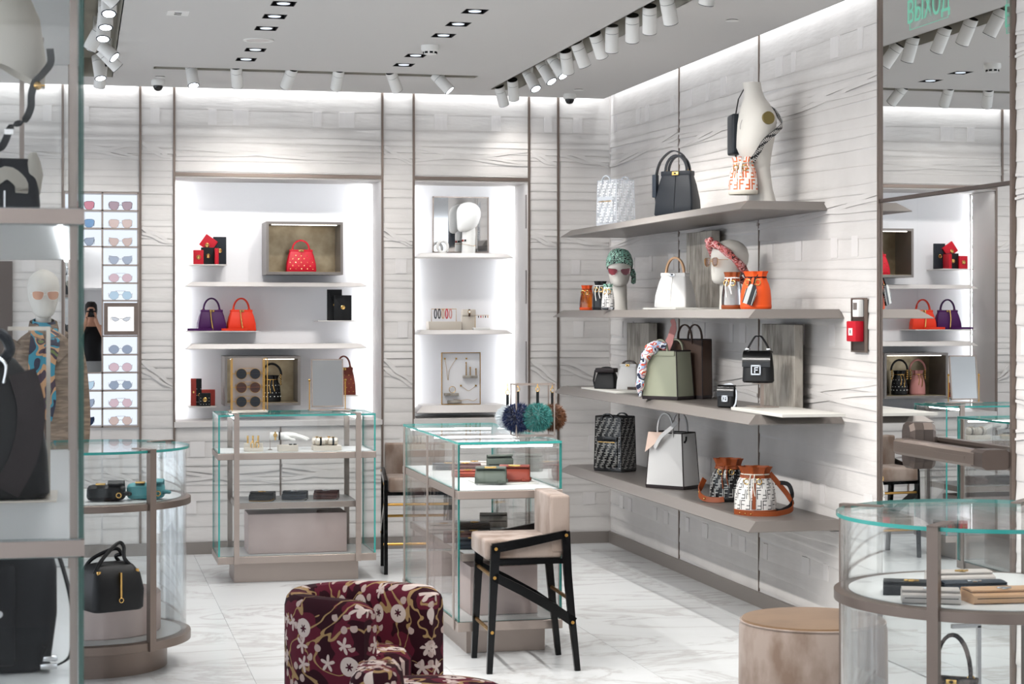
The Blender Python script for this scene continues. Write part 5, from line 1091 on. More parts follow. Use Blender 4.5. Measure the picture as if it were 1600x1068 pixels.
# ---- goods in vitrine 2
def v2(u, v, z): return at_z(u, v, z)
o = thing('display_plate', 'white plate under the green and rust flap bags in the long counter', 'display plate', v2(786, 753, UP+.0004), 0, 'white display plates'); b = MB(); b.box(-.155, .155, -.12, .12, 0, .006); b.obj('plate', 'tray', o, False)
def lying_bag(label, u, v, z, rz, m_, group):
    p = v2(u, v, z); o = thing('flap_bag', label, 'handbag', p, rz, group); w_, d_, t_ = .155, .11, .075
    prof = [(-d_/2, .012), (-d_/2+.01, 0), (d_/2-.02, 0), (d_/2, .02), (d_/2, t_*.7), (d_/2-.02, t_*.95), (-.005, t_), (-d_/2+.006, t_*.55)]
    b = MB(); b.loft([[(x, y*k, q*k+.0) for y, q in prof] for x, k in ((-w_/2, .88), (-w_/2+.012, 1), (w_/2-.012, 1), (w_/2, .88))]); b.obj('body', m_, o)
    b = MB(); b.strap(spline([(0, d_/2, t_*.5), (0, d_/2-.01, t_*.98), (0, 0, t_*1.06), (0, -.03, t_*.98)], 4), w_*.98, .005, (1, 0, 0)); b.obj('flap', m_, o)
    b = MB(); b.box(-.03, .03, -.032, -.022, t_*1.0, t_*1.12, .003); b.obj('clasp', 'gold', o)
    b = MB(); b.strap(spline([(w_*.3, d_*.4, .012), (w_*.52, d_*.2, .012), (w_*.5, -d_*.3, .012), (w_*.25, -d_*.55, .012)], 5), .014, .004, [(0, 0, 1)]*16); b.obj('strap', m_, o); return o
lying_bag('dark green flap bag lying on the white plate in the long counter', 767, 754, UP+.007, -16, 'grey_green', 'flap bags in the long counter')
lying_bag('rust red flap bag lying on the white plate in the long counter', 804, 751, UP+.007, -16, 'rust', 'flap bags in the long counter')
o = wallet('boxed_purse', 'grey-green boxy purse standing behind the two flap bags', v2(781, 737, UP+.0005), 0, .14, .04, .085, 'grey_green', clasp=False, cat='purse')
g = 'wallets on the upper shelf of the long counter'
for u, v, m_, lab in ((731, 744, 'rust', 'rust red wallet left of the green flap bag in the long counter'), (741, 730, 'dove', 'pale wallet with gold clasp behind the rust red one'), (727, 733, 'plum', 'dark wallet at the far end of the long counter'), (700, 733, 'slate', 'grey wallet nearest the left glass of the long counter')):
    wallet('flat_wallet', lab, v2(u, v, UP+.0005), -10, .17, .10, .03, m_, 'gold', g)
g = 'wallets on the lower shelf of the long counter'
for u, v, m_, lab in ((741, 830, 'black_leather', 'black wallet with gold clasp far back on the lower long counter shelf'), (740, 844, 'black_leather', 'black wallet in the middle of the lower long counter shelf'), (738, 856, 'slate', 'dark wallet at the front of the lower long counter shelf'), (771, 823, 'stone', 'grey box purse standing on the lower long counter shelf'), (800, 850, 'plum', 'brown wallet behind the bar stool seat'), (693, 832, 'dove', 'pale wallet at the left of the lower long counter shelf'), (718, 846, 'plum', 'plum wallet beside the left glass of the lower long counter shelf')):
    wallet('flat_wallet', lab, v2(u, v, LOW+.0005), -10, .165 if m_ != 'stone' else .15, .11 if m_ != 'stone' else .05, .045 if m_ != 'stone' else .07, m_, 'gold', g, clasp=m_ != 'stone')
for y, lab in ((9.25, 'pale pink block at the near end of the long counter base'), (10.0, 'pale pink block at the far end of the long counter base')):
    o = thing('pink_block', lab, 'display block', (C2+.01, y, BOT+.0005), 0, 'pink blocks in the long counter'); b = MB(); b.box(-.17, .17, -.22, .22, 0, .24, .006); b.obj('block', 'pink_box', o)
# ---- fur charms on top of vitrine 2
p = at_z(832, 681, TOP); o = thing('charm_stand', 'thin brass frame stand for fur bag charms', 'display stand', p, 0); x, y, h = .098, .06, .265
b = MB(); b.box(-x, x, -y, y, 0, .006); b.obj('base', 'champagne', o, False)
b = MB(); r = .0032
for sx in (-1, 1):
    for sy in (-1, 1): b.box(sx*x-r, sx*x+r, sy*y-r, sy*y+r, .006, h)
    b.box(sx*x-r, sx*x+r, -y, y, h-2*r, h)
for sy in (-1, 1): b.box(-x, x, sy*y-r, sy*y+r, h-2*r, h)
b.box(-x, x, -r, r, h-2*r, h); b.obj('frame', 'champagne', o, False)
for i, (u, v, rr, m_, lab, dy) in enumerate(((809, 652, .08, 'fur_navy', 'dark blue fur pompom charm on the brass stand', -.02), (840, 651, .076, 'fur_teal', 'teal fur pompom charm on the brass stand', -.085), (863, 651, .073, 'fur_brown', 'brown fur pompom charm on the brass stand', .03), (793, 651, .062, 'fur_pale', 'pale blue-white fur pompom behind the dark blue one', .05))):
    q = at_y(u, v, p.y+dy); c_ = thing('fur_charm', lab, 'bag charm', q, 0, 'fur charms on the brass stand'); pom(c_, (0, 0, 0), rr, m_, 2600, i)
    b = MB(); b.strap([(0, 0, rr*.7), (0, 0, rr+.05)], .014, .004, (1, 0, 0)); b.obj('leather_tab', 'black_leather', c_)
    zt = p.z+h-q.z; b = MB(); b.tube([(.009*cos(a), 0, rr+.062+.012*sin(a)) for a in [2*pi*k/12 for k in range(12)]], .0025, 6, True); b.tube([(0, 0, rr+.074), (0, 0, max(rr+.08, zt))], .003, 6); b.obj('clip', 'gold', c_)
# ================================================================== ROUND VITRINES
def round_vitrine(label, cx, cy, R, posts):
    o = thing('round_vitrine', label, 'display case', (cx, cy, 0), 0, 'round glass display cases'); n = 72
    b = MB(); b.lathe([(R*.76, 0), (R*.76, .119), (R*.75, .121)], n); b.obj('plinth', 'bronze', o)
    for nm, z0, z1 in (('base_disc', .121, .162), ('shelf_disc', .757, .79)):
        b = MB(); b.lathe([(R*.985, z0), (R, z0+.002), (R, z1-.002), (R*.99, z1)], n); s = b.obj(nm, 'bronze', o); b = MB(); b.lathe([(R*.90, z1), (R*.90, z1+.002)], n); b.obj('white_top', 'white_top', s)
    for z0, z1 in ((.163, .756), (.791, 1.016)):
        b = MB(); b.loft([[(R*.955*cos(2*pi*i/n), R*.955*sin(2*pi*i/n), z) for i in range(n)] for z in (z0, z1)], False, False); b.loft([[(R*.935*cos(2*pi*i/n), R*.935*sin(2*pi*i/n), z) for i in range(n)] for z in (z0, z1)], False, False); b.obj('curved_glass', 'glass_round', o)
    b = MB(); b.lathe([(R*.985, 1.018), (R*.985, 1.030)], n); b.bm.faces.ensure_lookup_table()
    for f in b.bm.faces: f.normal_update(); f.material_index = 0 if abs(f.normal.z) > .5 else 1
    b.obj('top_glass', ['glass_round', 'glass_edge'], o)
    for a in posts:
        a = radians(a); ca, sa = sin(a), -cos(a); Mx = Matrix(((ca, -sa, 0, 0), (sa, ca, 0, 0), (0, 0, 1, 0), (0, 0, 0, 1)))
        b = MB(); b.box(R*.965, R*1.025, -.017, .017, .121, 1.033); b.xf(Mx); b.obj('post', 'bronze', o, False)
        b = MB(); b.box(R*.72, R*1.025, -.017, .017, 1.0305, 1.036); b.xf(Mx); b.obj('top_clamp', 'bronze', o, False)
    return o
def ctr(u, D):
    a = (u-800)/FPX*D; return (_s*D+a*_c, _c*D-a*_s)
RL = ctr(143, 8.82); RR = ctr(1537, 5.84)
round_vitrine('round glass display case at left with a black duffle bag inside', RL[0], RL[1], .46, (35, 125, -55, -145))
round_vitrine('round glass display case at right front with wallets inside', RR[0], RR[1], .46, (-45, 45, -135, 135))
# left: bag drum, duffle, two small bags
o = thing('velvet_drum', 'low round pinkish drum under the black duffle', 'display block', (RL[0]+.02, RL[1]+.0, .165)); b = MB(); b.lathe([(.295, 0), (.30, .006), (.30, .175), (.29, .184), (.001, .186)], 48); b.obj('drum', 'pink_box', o)
p = at_z(172, 955, .352); DUF = thing('duffle_bag', 'black boxy leather duffle with crossed handles in the round case', 'handbag', (p.x, p.y+.09, .352), 24)
b = MB(); b.loft([[(x, y, z) for x, y in rrect(w_, d_, .03, 4)] for z, w_, d_ in ((0, .225, .20), (.01, .24, .215), (.09, .245, .22), (.16, .22, .195), (.195, .18, .13), (.205, .14, .05))]); b.obj('body', 'black_leather', DUF)
for y in (-.045, .045): b = MB(); pts = spline([(-.10, y*1.3, .165), (-.06, y, .22), (.03, y*.3, .285 if y < 0 else .26), (.06, y*.3, .27 if y < 0 else .235), (.05, y, .22), (.10, y*1.3, .165)], 6); b.tube(pts, .0085, 8); b.obj('handle', 'black_leather', DUF)
b = MB(); b.box(-.004, .004, -.118, -.100, .06, .17); b.tube([(.010*cos(a), -.118, .05+.010*sin(a)) for a in [2*pi*k/12 for k in range(12)]], .0022, 6, True); b.xf(Matrix.Rotation(0, 4, 'Z')); b.obj('zip_pull', 'gold', DUF, False)
for x in (-.09, .09): b = MB(); b.box(x-.008, x+.008, -.088, -.075, .16, .178, .002); b.obj('handle_clip', 'gold', DUF)
def soft_bag(label, u, v, m_, rz, w_=.17):
    p = at_z(u, v, .793); o = thing('soft_bag', label, 'handbag', p, rz, 'small bags lying in the left round case'); d_, t_ = .11, .075
    b = MB(); b.loft([[(x, y*k, .038+(q-.038)*k) for y, q in ((-d_/2, .02), (-d_/2+.012, .004), (d_/2-.02, .001), (d_/2, .02), (d_/2, .05), (d_/2-.02, t_*.95), (0, t_), (-d_/2+.01, t_*.8))] for x, k in ((-w_/2, .6), (-w_/2+.008, .86), (-w_/2+.025, 1), (w_/2-.025, 1), (w_/2-.008, .86), (w_/2, .6))]); b.obj('body', m_, o)
    b = MB(); b.strap(spline([(.045, d_*.45, .05), (.045, d_*.3, .083), (.045, -.01, .088), (.045, -.04, .078)], 4), w_*.42, .008, (1, 0, 0)); b.obj('flap', m_, o); b = MB(); b.box(-.045, -.002, -.035, .0, t_*.99, t_*1.1, .002); b.obj('buckle', 'gold', o)
    b = MB(); b.tube(spline([(w_*.40, -.03, .03), (w_*.56, -.035, .035), (w_*.63, 0, .03), (w_*.56, .03, .03), (w_*.42, .03, .03)], 5), .009, 8); b.obj('handle', m_, o); b = MB(); b.tube([(w_*.36+.011*cos(a), -.06, .03+.011*sin(a)) for a in [2*pi*k/10 for k in range(10)]], .003, 6, True); b.obj('ring', 'gold', o)
soft_bag('black soft bag with gold buckle lying in the left round case', 166, 782, 'black_leather', -6); soft_bag('turquoise soft bag with gold buckle lying in the left round case', 228, 779, 'teal_leather', -8)
# right: wallets, snakeskin bag
g = 'wallets in the right round case'
for u, v, m_, lab, w_, d_, rz, mt_ in ((1424, 927, 'black_leather', 'black wallet behind the front post of the right round case', .17, .10, -24, 'gold'), (1454, 940, 'dove', 'grey-white wallet in the middle of the right round case', .17, .10, -22, 'silver'), (1500, 911, 'dove', 'pale taupe wallet at the back of the right round case', .20, .10, -4, 'gold'), (1520, 928, 'slate', 'dark blue wallet between the taupe and camel ones', .20, .10, -6, 'silver'), (1566, 939, 'camel', 'camel crocodile wallet at the right of the round case', .22, .11, -4, 'silver')):
    wallet('flat_wallet', lab, at_z(u, v, .7925), rz, w_, d_, .036, m_, mt_, g)
p = at_z(1492, 1075, .165) if False else Vector((ctr(1496, 5.6)[0], ctr(1496, 5.6)[1], .165))
o = thing('drum_riser', 'pale round riser under the snakeskin bag', 'display block', (p.x, p.y+.04, .165)); b = MB(); b.lathe([(.17, 0), (.17, .225), (.165, .23)], 40); b.obj('riser', 'pink_box', o)
o = top_bag('snakeskin_bag', 'snakeskin handbag with arched handle in the right round case', (p.x, p.y+.03, .397), -35, .19, .165, .11, 'snake', handle='snake', handle_h=.78)
o = thing('bag_stand', 'slim silver bag stand beside the snakeskin bag', 'display stand', (p.x+.13, p.y+.12, .397), 0); b = MB(); b.box(-.03, .03, -.03, .03, 0, .006); b.obj('foot', 'champagne', o, False); b = MB(); b.box(-.006, .006, -.006, .006, .006, .30); b.box(-.09, .006, -.006, .006, .294, .306); b.obj('arm', 'silver', o, False)
# ================================================================== SEATING
def bar_stool(label, loc, rz):
    "seat faces -X; side frames of black lacquered timber, brass stretchers"
    o = thing('bar_stool', label, 'bar stool', loc, rz, 'velvet bar stools')
    hy = .205
    b = MB(); b.box(-.225, .14, -.19, .19, .52, .612, .018, 3); b.obj('seat', 'velvet', o)
    b = MB(); b.box(.085, .175, -.195, .195, .545, .81, .014, 3); b.obj('backrest', 'velvet', o)
    def bar(nm, pts, w0, w1, y): 
        b = MB(); n = len(pts); b.strap(pts, [lerp(w0, w1, i/(n-1)) for i in range(n)], .026, (0, 1, 0)) if False else None
        P = [Vector((x, y, z)) for x, z in pts]; rg = []
        for i, q in enumerate(P):
            t = (P[min(i+1, n-1)]-P[max(i-1, 0)]).normalized(); s = Vector((-t.z, 0, t.x)); ww = lerp(w0, w1, i/(n-1))/2
            rg.append([q+s*ww+Vector((0, .012, 0)), q+s*ww-Vector((0, .012, 0)), q-s*ww-Vector((0, .012, 0)), q-s*ww+Vector((0, .012, 0))])
        b.loft(rg); return b.obj(nm, 'lacquer', o, False)
    for s in (-1, 1):
        y = s*hy
        bar('front_leg', [(-.207, 0), (-.190, .35), (-.178, .585)], .026, .044, y)
        bar('rear_leg', [(.207, 0), (.190, .16), (.178, .26), (.160, .45), (.150, .645)], .026, .040, y)
        bar('side_rail', [(-.193, .574), (-.04, .597), (.155, .634)], .044, .034, y)
        bar('brace', [(-.186, .445), (-.05, .375), (.09, .295), (.190, .225)], .040, .046, y)
        for x, z in ((-.178, .572), (-.184, .44), (-.196, .19), (.152, .628), (.182, .225)):
            b = MB(); b.disc((x, y+s*.013, z), (0, 1, 0), .008, .004, 12); b.obj('brass_pin', 'brass', o)
    for x, z in ((-.186, .44), (-.197, .19), (.172, .33)):
        b = MB(); b.tube([(x, -hy+.012, z), (x, hy-.012, z)], .009, 10); b.obj('stretcher', 'brass', o)
    b = MB(); b.box(-.17, .15, -hy+.012, hy-.012, .495, .52); b.obj('seat_frame', 'lacquer', o, False)
bar_stool('beige velvet bar stool in front of the long glass counter', (2.055, 8.607, 0), -2)
bar_stool('beige velvet bar stool behind the glass counters', (2.13, 11.94, 0), 84)
# tub armchair: U-shaped shell, seat
def tub_chair(label, cx, cy, rz, R=.27, h=.645, th=.10, L=.20):
    o = thing('tub_armchair', label, 'armchair', (cx, cy, 0), rz, 'burgundy floral tub chairs')
    r = R-th/2; path = [(L*(1-i/5), -r) for i in range(6)]+[(-r*sin(pi*i/20), -r*cos(pi*i/20)) for i in range(1, 20)]+[(L*i/5, r) for i in range(6)]
    n = len(path); rg = []
    for i, (x, y) in enumerate(path):
        a, c = path[max(i-1, 0)], path[min(i+1, n-1)]; tx, ty = c[0]-a[0], c[1]-a[1]; q = hypot(tx, ty); nx, ny = ty/q, -tx/q
        k = 1.0
        e = min(i, n-1-i); rr = .045
        prof = [(-1, .06), (-1, .35), (-1, h-.05), (-.86, h-.02), (-.55, h-.003), (0, h), (.55, h-.003), (.86, h-.02), (1, h-.05), (1, .35), (1, .06)]
        sh = 1.0 if e > 1 else (.96 if e == 1 else .78); dz = 0 if e > 1 else (.006 if e == 1 else .03)
        rg.append([(x+nx*th/2*s*sh, y+ny*th/2*s*sh, z-(dz if z > .4 else 0)) for s, z in prof])
    b = MB(); R2 = []
    # UV: along the path and around the section
    b.loft(rg, True, True, closed=False)
    sh_ = b.obj('shell', 'floral', o)
    me = sh_.data; uv = me.uv_layers[0]
    for p in me.polygons:
        for li in p.loop_indices:
            co = me.vertices[me.loops[li].vertex_index].co; a = atan2(co.y, co.x-0.0) if co.x < 0 else (co.y/abs(co.y)*pi/2 - co.x/R*(co.y/abs(co.y)) if abs(co.y) > 1e-4 else 0)
            a2 = (pi-abs(a)) if co.x < 0 else pi/2+co.x/R
            dd = hypot(min(co.x, 0), co.y)-r; uv.data[li].uv = ((a2*R if co.y < 0 else -a2*R)+dd, co.z)
    b = MB(); b.lathe([(R-th-.012, .30), (R-th-.004, .32), (R-th-.004, .40), (R-th-.03, .43), (.001, .445)], 36); b.xf(Matrix.Translation((.03, 0, 0))); s = b.obj('seat_cushion', 'floral', o)
    uv = s.data.uv_layers[0]
    for p in s.data.polygons:
        for li in p.loop_indices: co = s.data.vertices[s.data.loops[li].vertex_index].co; uv.data[li].uv = (co.x, co.y)
    b = MB(); b.lathe([(R-.06, .02), (R-.06, .07)], 32); b.obj('base', 'bronze_dark', o)
    for x, y in ((.12, .12), (.12, -.12), (-.12, .12), (-.12, -.12)): b = MB(); b.lathe([(.015, 0), (.018, .022)], 12, (x, y, 0)); b.obj('foot', 'black', o)
    return o
q = ctr(561, 6.85); tub_chair('burgundy tub armchair with white pomegranate print beside the long counter', q[0], q[1], -43)
# second seat of the same cloth, nearest the camera
q = ctr(668, 6.0); o = thing('floral_seat', 'burgundy floral seat at the bottom edge of the view', 'chair', (q[0], q[1], 0), -15)
b = MB(); b.lathe([(.27, .12), (.30, .14), (.305, .34), (.29, .41), (.24, .452), (.12, .475), (.001, .48)], 48); s = b.obj('seat', 'floral', o); uv = s.data.uv_layers[0]
for p in s.data.polygons:
    for li in p.loop_indices: co = s.data.vertices[s.data.loops[li].vertex_index].co; uv.data[li].uv = (co.x*.9, co.y*.9+co.z)
b = MB(); b.loft([[(-.15+x, -.12+y, z) for x, y in rrect(w_, d_, .07, 6)] for z, w_, d_ in ((.14, .16, .30), (.47, .16, .30), (.52, .15, .28), (.545, .12, .24), (.553, .06, .16))]); s = b.obj('arm', 'floral', o)
b = MB(); b.lathe([(.24, .02), (.24, .12)], 32); b.obj('base', 'bronze_dark', o)
for x, y in ((.14, .14), (.14, -.14), (-.14, .14), (-.14, -.14)): b = MB(); b.lathe([(.015, 0), (.018, .022)], 12, (x, y, 0)); b.obj('foot', 'black', o)
# velvet pouf
q = ctr(1270, 7.42); o = thing('velvet_pouf', 'round beige velvet pouf before the right-hand wall', 'pouf', (q[0], q[1], 0), 0)
b = MB(); b.lathe([(.275, 0), (.288, .012), (.292, .2), (.290, .415), (.282, .438)], 64); b.obj('side', 'velvet', o); b = MB(); b.lathe([(.281, .438), (.276, .449), (.2, .452), (.001, .452)], 64); b.obj('top', 'velvet_top', o); b = MB(); b.tube([(.284*cos(2*pi*i/48), .284*sin(2*pi*i/48), .439) for i in range(48)], .004, 6, True); b.obj('piping', 'velvet', o)
# ================================================================== TALL GLASS CABINET AT THE LEFT
CB = thing('tall_glass_cabinet', 'tall glass cabinet filling the left edge of the view', 'display case', (.014, 3.6, 0)); CW, CD = 1.1, 2.4
def cb(nm, x0, x1, y0, y1, z0, z1, m_, parent=None, bev=0): b = MB(); b.box(x0, x1, y0, y1, z0, z1, bev); return b.obj(nm, m_, parent or CB, False)
cb('plinth', -CW+.05, -.05, .05, CD-.05, 0, .1, 'bronze')
for nm, z0, z1 in (('base_shelf', .10, .14), ('lower_shelf', .832, .862), ('middle_shelf', 1.197, 1.227), ('upper_shelf', 1.817, 1.845), ('top', 2.42, 2.45)):
    s = cb(nm, -CW, 0, 0, CD, z0, z1, 'champagne'); cb('white_top', -CW+.006, -.006, .006, CD-.006, z1, z1+.0015, 'white_top', s); cb('white_underside', -CW+.006, -.006, .006, CD-.006, z0-.0015, z0, 'white_top', s)
for z0, z1 in ((.142, .831), (.865, 1.195), (1.23, 1.815), (1.848, 2.419)):
    pane('side_glass', CB, -.011, -.001, 0, CD, z0, z1, edge='glass_edge_dark'); pane('front_glass', CB, -CW+.011, -.012, 0, .008, z0, z1); pane('back_glass', CB, -CW+.011, -.012, CD-.008, CD, z0, z1)
cb('post', -.027, -.012, .009, .028, .1, 2.42, 'champagne'); cb('post', -.040, -.012, CD-.04, CD-.009, .1, 2.42, 'champagne')
for z in (1.812, 1.192): cb('light_bar', -.050, -.040, .08, CD-.08, z-.004, z, 'led')
# goods: upper compartment
YC = 4.5
def cpt(u, v, Y): return at_y(u, v, Y)
o = thing('bag_stand', 'bronze pole stand inside the upper cabinet compartment', 'display stand', (cpt(33, 300, YC).x, YC+.065, 1.847)); b = MB(); b.box(-.07, .07, -.05, .05, 0, .006); b.obj('foot', 'champagne', o, False); b = MB(); b.box(-.0055, .0055, -.0055, .0055, .006, .44); b.obj('pole', 'champagne', o, False); b = MB(); b.box(-.09, .05, -.006, .006, .44, .452); b.obj('arm', 'champagne', o, False)
o = thing('cream_bag', 'draped cream leather bag hanging high in the left cabinet', 'handbag', (cpt(28, 60, YC).x, YC-.06, cpt(28, 122, YC).z), 10)
b = MB(); n = 28
b.loft([[((rx+.004*cos(5*a))*cos(a)+sx, ry*sin(a), z+.03*cos(a)*k) for a in [2*pi*i/n for i in range(n)]] for z, rx, ry, sx, k in ((.045, .052, .035, .0, -1.2), (.0, .058, .042, .0, -1), (.05, .062, .05, .0, -.6), (.13, .055, .05, -.008, 0), (.17, .045, .04, -.016, 0), (.19, .035, .03, -.02, 0))], False, True); b.obj('body', 'cream', o)
b = MB(); b.ball((.038, -.05, -.028), .010, 10, 8); b.tube([(.03, -.05, -.028), (.055, -.05, -.027)], .002, 6); b.obj('snap', 'gold', o)
o = thing('dark_strap', 'wavy dark blue leather strap hanging from the cream bag', 'strap', (0, 0, 0)); pts = spline([cpt(u, v, YC-.10) for u, v in ((78, 76), (79, 98), (66, 116), (55, 128), (49, 148), (48, 168), (38, 188), (18, 198), (8, 220), (0, 232), (-20, 245))], 6)
b = MB(); b.strap(pts, .016, .005, (.75, .2, .5)); b.obj('band', 'navy_leather', o); b = MB(); c_ = cpt(14, 206, YC-.115); b.box(c_.x-.010, c_.x+.010, c_.y-.004, c_.y+.004, c_.z-.006, c_.z+.006); b.obj('buckle', 'silver', o, False)
a_ = cpt(18, 322, YC-.1); o = thing('duo_bag', 'navy and cream bag on the upper cabinet shelf', 'handbag', (a_.x, YC-.05, 1.8475), 8)
b = MB(); b.loft([[(x, y, z) for x, y in rrect(w_, d_, .02, 4)] for z, w_, d_ in ((0, .11, .09), (.05, .118, .10), (.11, .11, .09), (.155, .085, .06))]); b.obj('body', 'navy_leather', o)
b = MB(); b.loft([[(.045+x, y, z) for x, y in rrect(w_, d_, .015, 3)] for z, w_, d_ in ((.075, .03, .07), (.12, .042, .085), (.15, .03, .08), (.17, .012, .06))]); b.obj('cream_gusset', 'cream', o); b = MB(); b.strap(spline([(-.06, -.05, .09), (-.02, -.055, .12), (.012, -.052, .10), (.015, -.052, .075)], 4), .03, .004, (0, 0, 1)); b.obj('cream_flap', 'cream', o); b = MB(); b.box(-.025, -.021, -.056, -.050, .02, .08); b.obj('zip', 'silver', o, False)
# middle compartment: dark leather tote on a cream stand
YC2 = 4.4; a_ = cpt(30, 780, YC2); o = thing('dark_tote', 'large dark leather tote on the middle cabinet shelf', 'handbag', (cpt(22, 780, YC2).x, YC2, 1.2345), 4)
b = MB(); b.loft([[(x+sx, y, z) for x, y in rrect(w_, d_, .03, 5)] for z, w_, d_, sx in ((0, .135, .12, 0), (.012, .152, .135, 0), (.10, .148, .13, -.002), (.20, .13, .11, -.008), (.28, .10, .08, -.02), (.315, .06, .05, -.03))]); b.obj('body', 'black_leather', o)
b = MB(); b.tube(spline([(-.09, -.02, .31), (-.07, -.03, .36), (-.03, -.03, .37), (-.01, -.03, .335), (-.03, -.03, .305)], 5), .012, 8); b.obj('handle', 'navy_leather', o); b = MB(); b.tube(spline([(-.04, -.05, .32), (-.02, -.055, .30), (-.025, -.055, .26)], 4), .004, 6); b.obj('clip', 'silver', o); b = MB(); b.strap(spline([(.015, -.055, .285), (.035, -.064, .2), (.02, -.07, .1), (-.02, -.072, .02)], 5), .06, .004, (1, 0, 0)); b.obj('front_fold', 'dark_leather', o)
o = thing('tote_stand', 'cream metal hanger stand with plate under the dark tote', 'display stand', (cpt(75, 780, YC2+.0).x, YC2+.05, 1.2290)); b = MB(); b.box(-.20, .02, -.13, .12, 0, .004); b.obj('plate', 'champagne_pale', o, False); b = MB(); b.box(-.0045, .0045, -.0045, .0045, .004, .382); b.obj('post', 'champagne_pale', o, False); b = MB(); b.box(-.09, .0045, -.0045, .0045, .382, .391); b.obj('arm', 'champagne_pale', o, False)
# lower compartment: backpack
o = thing('backpack', 'black nylon backpack with hanging strap in the lower cabinet', 'backpack', (cpt(26, 1000, 4.3).x, 4.3, .8645), 0)
b = MB(); b.loft([[(x+sx, y, z) for x, y in rrect(w_, d_, .04, 5)] for z, w_, d_, sx in ((0, .12, .11, 0), (.012, .145, .13, 0), (.12, .165, .14, .004), (.22, .16, .13, .006), (.28, .13, .10, .004), (.30, .08, .06, 0))]); b.obj('body', 'backpack', o)
b = MB(); b.box(-.055, .0, -.085, -.066, .02, .24, .01); pk = b.obj('front_pocket', 'backpack', o); b = MB(); b.strap([(-.05, -.088, .245), (-.042, -.09, .19), (-.036, -.09, .155)], .005, .003, (1, 0, 0)); b.obj('zip', 'silver', pk); b = MB(); b.disc((-.034, -.09, .135), (0, 1, 0), .008, .006, 14); b.obj('snap', 'silver', pk)
b = MB(); pts = spline([(.075, 0, .29), (.10, -.01, .22), (.118, -.01, .14), (.12, -.015, .06), (.112, -.03, .025), (.085, -.05, .012)], 5); b.strap(pts, .018, .004, (.3, 1, 0)); b.obj('shoulder_strap', 'black', o)
for y, z in ((-.05, .022), (-.065, .008)): b = MB(); b.box(.052, .088, y-.008, y+.008, z, z+.012, .002); b.obj('buckle', 'silver', o)
b = MB(); b.tube(spline([(.05, -.06, .03), (.065, -.062, .055), (.05, -.06, .06), (.045, -.058, .03), (.06, -.06, .012)], 4), .004, 6); b.obj('webbing', 'black', o)
# ================================================================== DRESSED MANNEQUIN
YM = 11.6; mp = cpt(68, 500, YM); mp.z = 0
MN = thing('dressed_mannequin', 'mannequin in striped brown coat, silk scarf and tinted glasses', 'mannequin', mp, 6)
b = MB(); b.lathe([(.17, 0), (.17, .008), (.02, .012)], 32); b.tube([(0, 0, .01), (0, 0, .75)], .014, 10); b.obj('stand', 'silver', MN)
def mr(z, rx, ry, cy=0): return [(rx*cos(a), cy+ry*sin(a), z) for a in [2*pi*i/28 for i in range(28)]]
b = MB(); b.loft([mr(z, rx, ry, cy) for z, rx, ry, cy in ((.62, .215, .15, 0), (.8, .20, .14, 0), (1.0, .175, .125, 0), (1.12, .16, .115, 0), (1.25, .168, .12, -.005), (1.38, .178, .118, -.008), (1.46, .175, .10, 0), (1.51, .13, .085, .005), (1.55, .075, .07, .005))]); ct = b.obj('coat', 'coat', MN)
for s in (-1, 1):
    b = MB(); pts = spline([(s*.145, 0, 1.475), (s*.19, .01, 1.38), (s*.215, .005, 1.2), (s*.225, -.02, 1.02), (s*.22, -.05, .88)], 5); b.tube(pts, [lerp(.062, .045, i/20) for i in range(21)], 12); b.obj('sleeve', 'coat', MN)
    b = MB(); b.loft([[(s*.02, -.105, 1.50), (s*.09, -.085, 1.52), (s*.13, -.10, 1.42), (s*.07, -.125, 1.36)], [(s*.02, -.112, 1.50), (s*.09, -.095, 1.525), (s*.135, -.112, 1.42), (s*.07, -.135, 1.355)]]); b.obj('lapel', 'coat', MN)
b = MB(); b.loft([[(r_*1.0*cos(a), .005+r_*sin(a), z+.02*sin(a)) for a in [2*pi*i/24 for i in range(24)]] for z, r_ in ((1.50, .085), (1.56, .09), (1.60, .082), (1.595, .074), (1.54, .07))], False, False); b.obj('collar', 'coat', MN)
b = MB(); b.tube([(0, -.118, 1.3), (0, -.132, 1.15), (0, -.13, 1.0), (0, -.145, .8)], .004, 5)
b.obj('front_edge', 'brown', MN)
for z in (1.22, 1.05, .9): b = MB(); b.disc((.02, -.134, z), (0, 1, 0), .010, .006, 12); b.obj('button', 'brown', MN)
b = MB(); b.loft([mr(z, r_, r_, .01) for z, r_ in ((1.5, .05), (1.6, .046), (1.68, .045))]); nk = b.obj('neck', 'plaster', MN)
hh = .29; b = MB(); b.loft([mr(1.625+hh*z, hh*rx, hh*ry, hh*cy) for z, rx, ry, cy in ((0, .09, .10, -.12), (.04, .17, .2, -.1), (.12, .22, .29, -.05), (.25, .265, .36, -.01), (.45, .315, .42, .02), (.65, .33, .44, .03), (.82, .29, .38, .03), (.93, .19, .25, .03), (.985, .08, .1, .03), (1, .005, .005, .03))]); b.obj('head', 'plaster', MN)
for s, w_ in ((-1, 1.0), (1, .7)): b = MB(); pts = spline([(s*.05, -.06, 1.56), (s*.045, -.12, 1.47), (-.02+s*.03, -.145, 1.32), (-.0+s*.025, -.15, 1.15), (.0, -.15, 1.02)], 5); b.strap(pts, [.05+.05*w_*sin(pi*min(1, i/14)*.8) for i in range(21)], .006, (1, .1, 0)); b.obj('scarf', 'scarf_stripe', MN)
b = MB(); b.loft([[(r_*cos(a), -.01+r_*sin(a), z+.015*sin(a)) for a in [2*pi*i/24 for i in range(24)]] for z, r_ in ((1.53, .07), (1.57, .075), (1.61, .064))], False, False); b.obj('scarf_neck', 'scarf_stripe', MN)
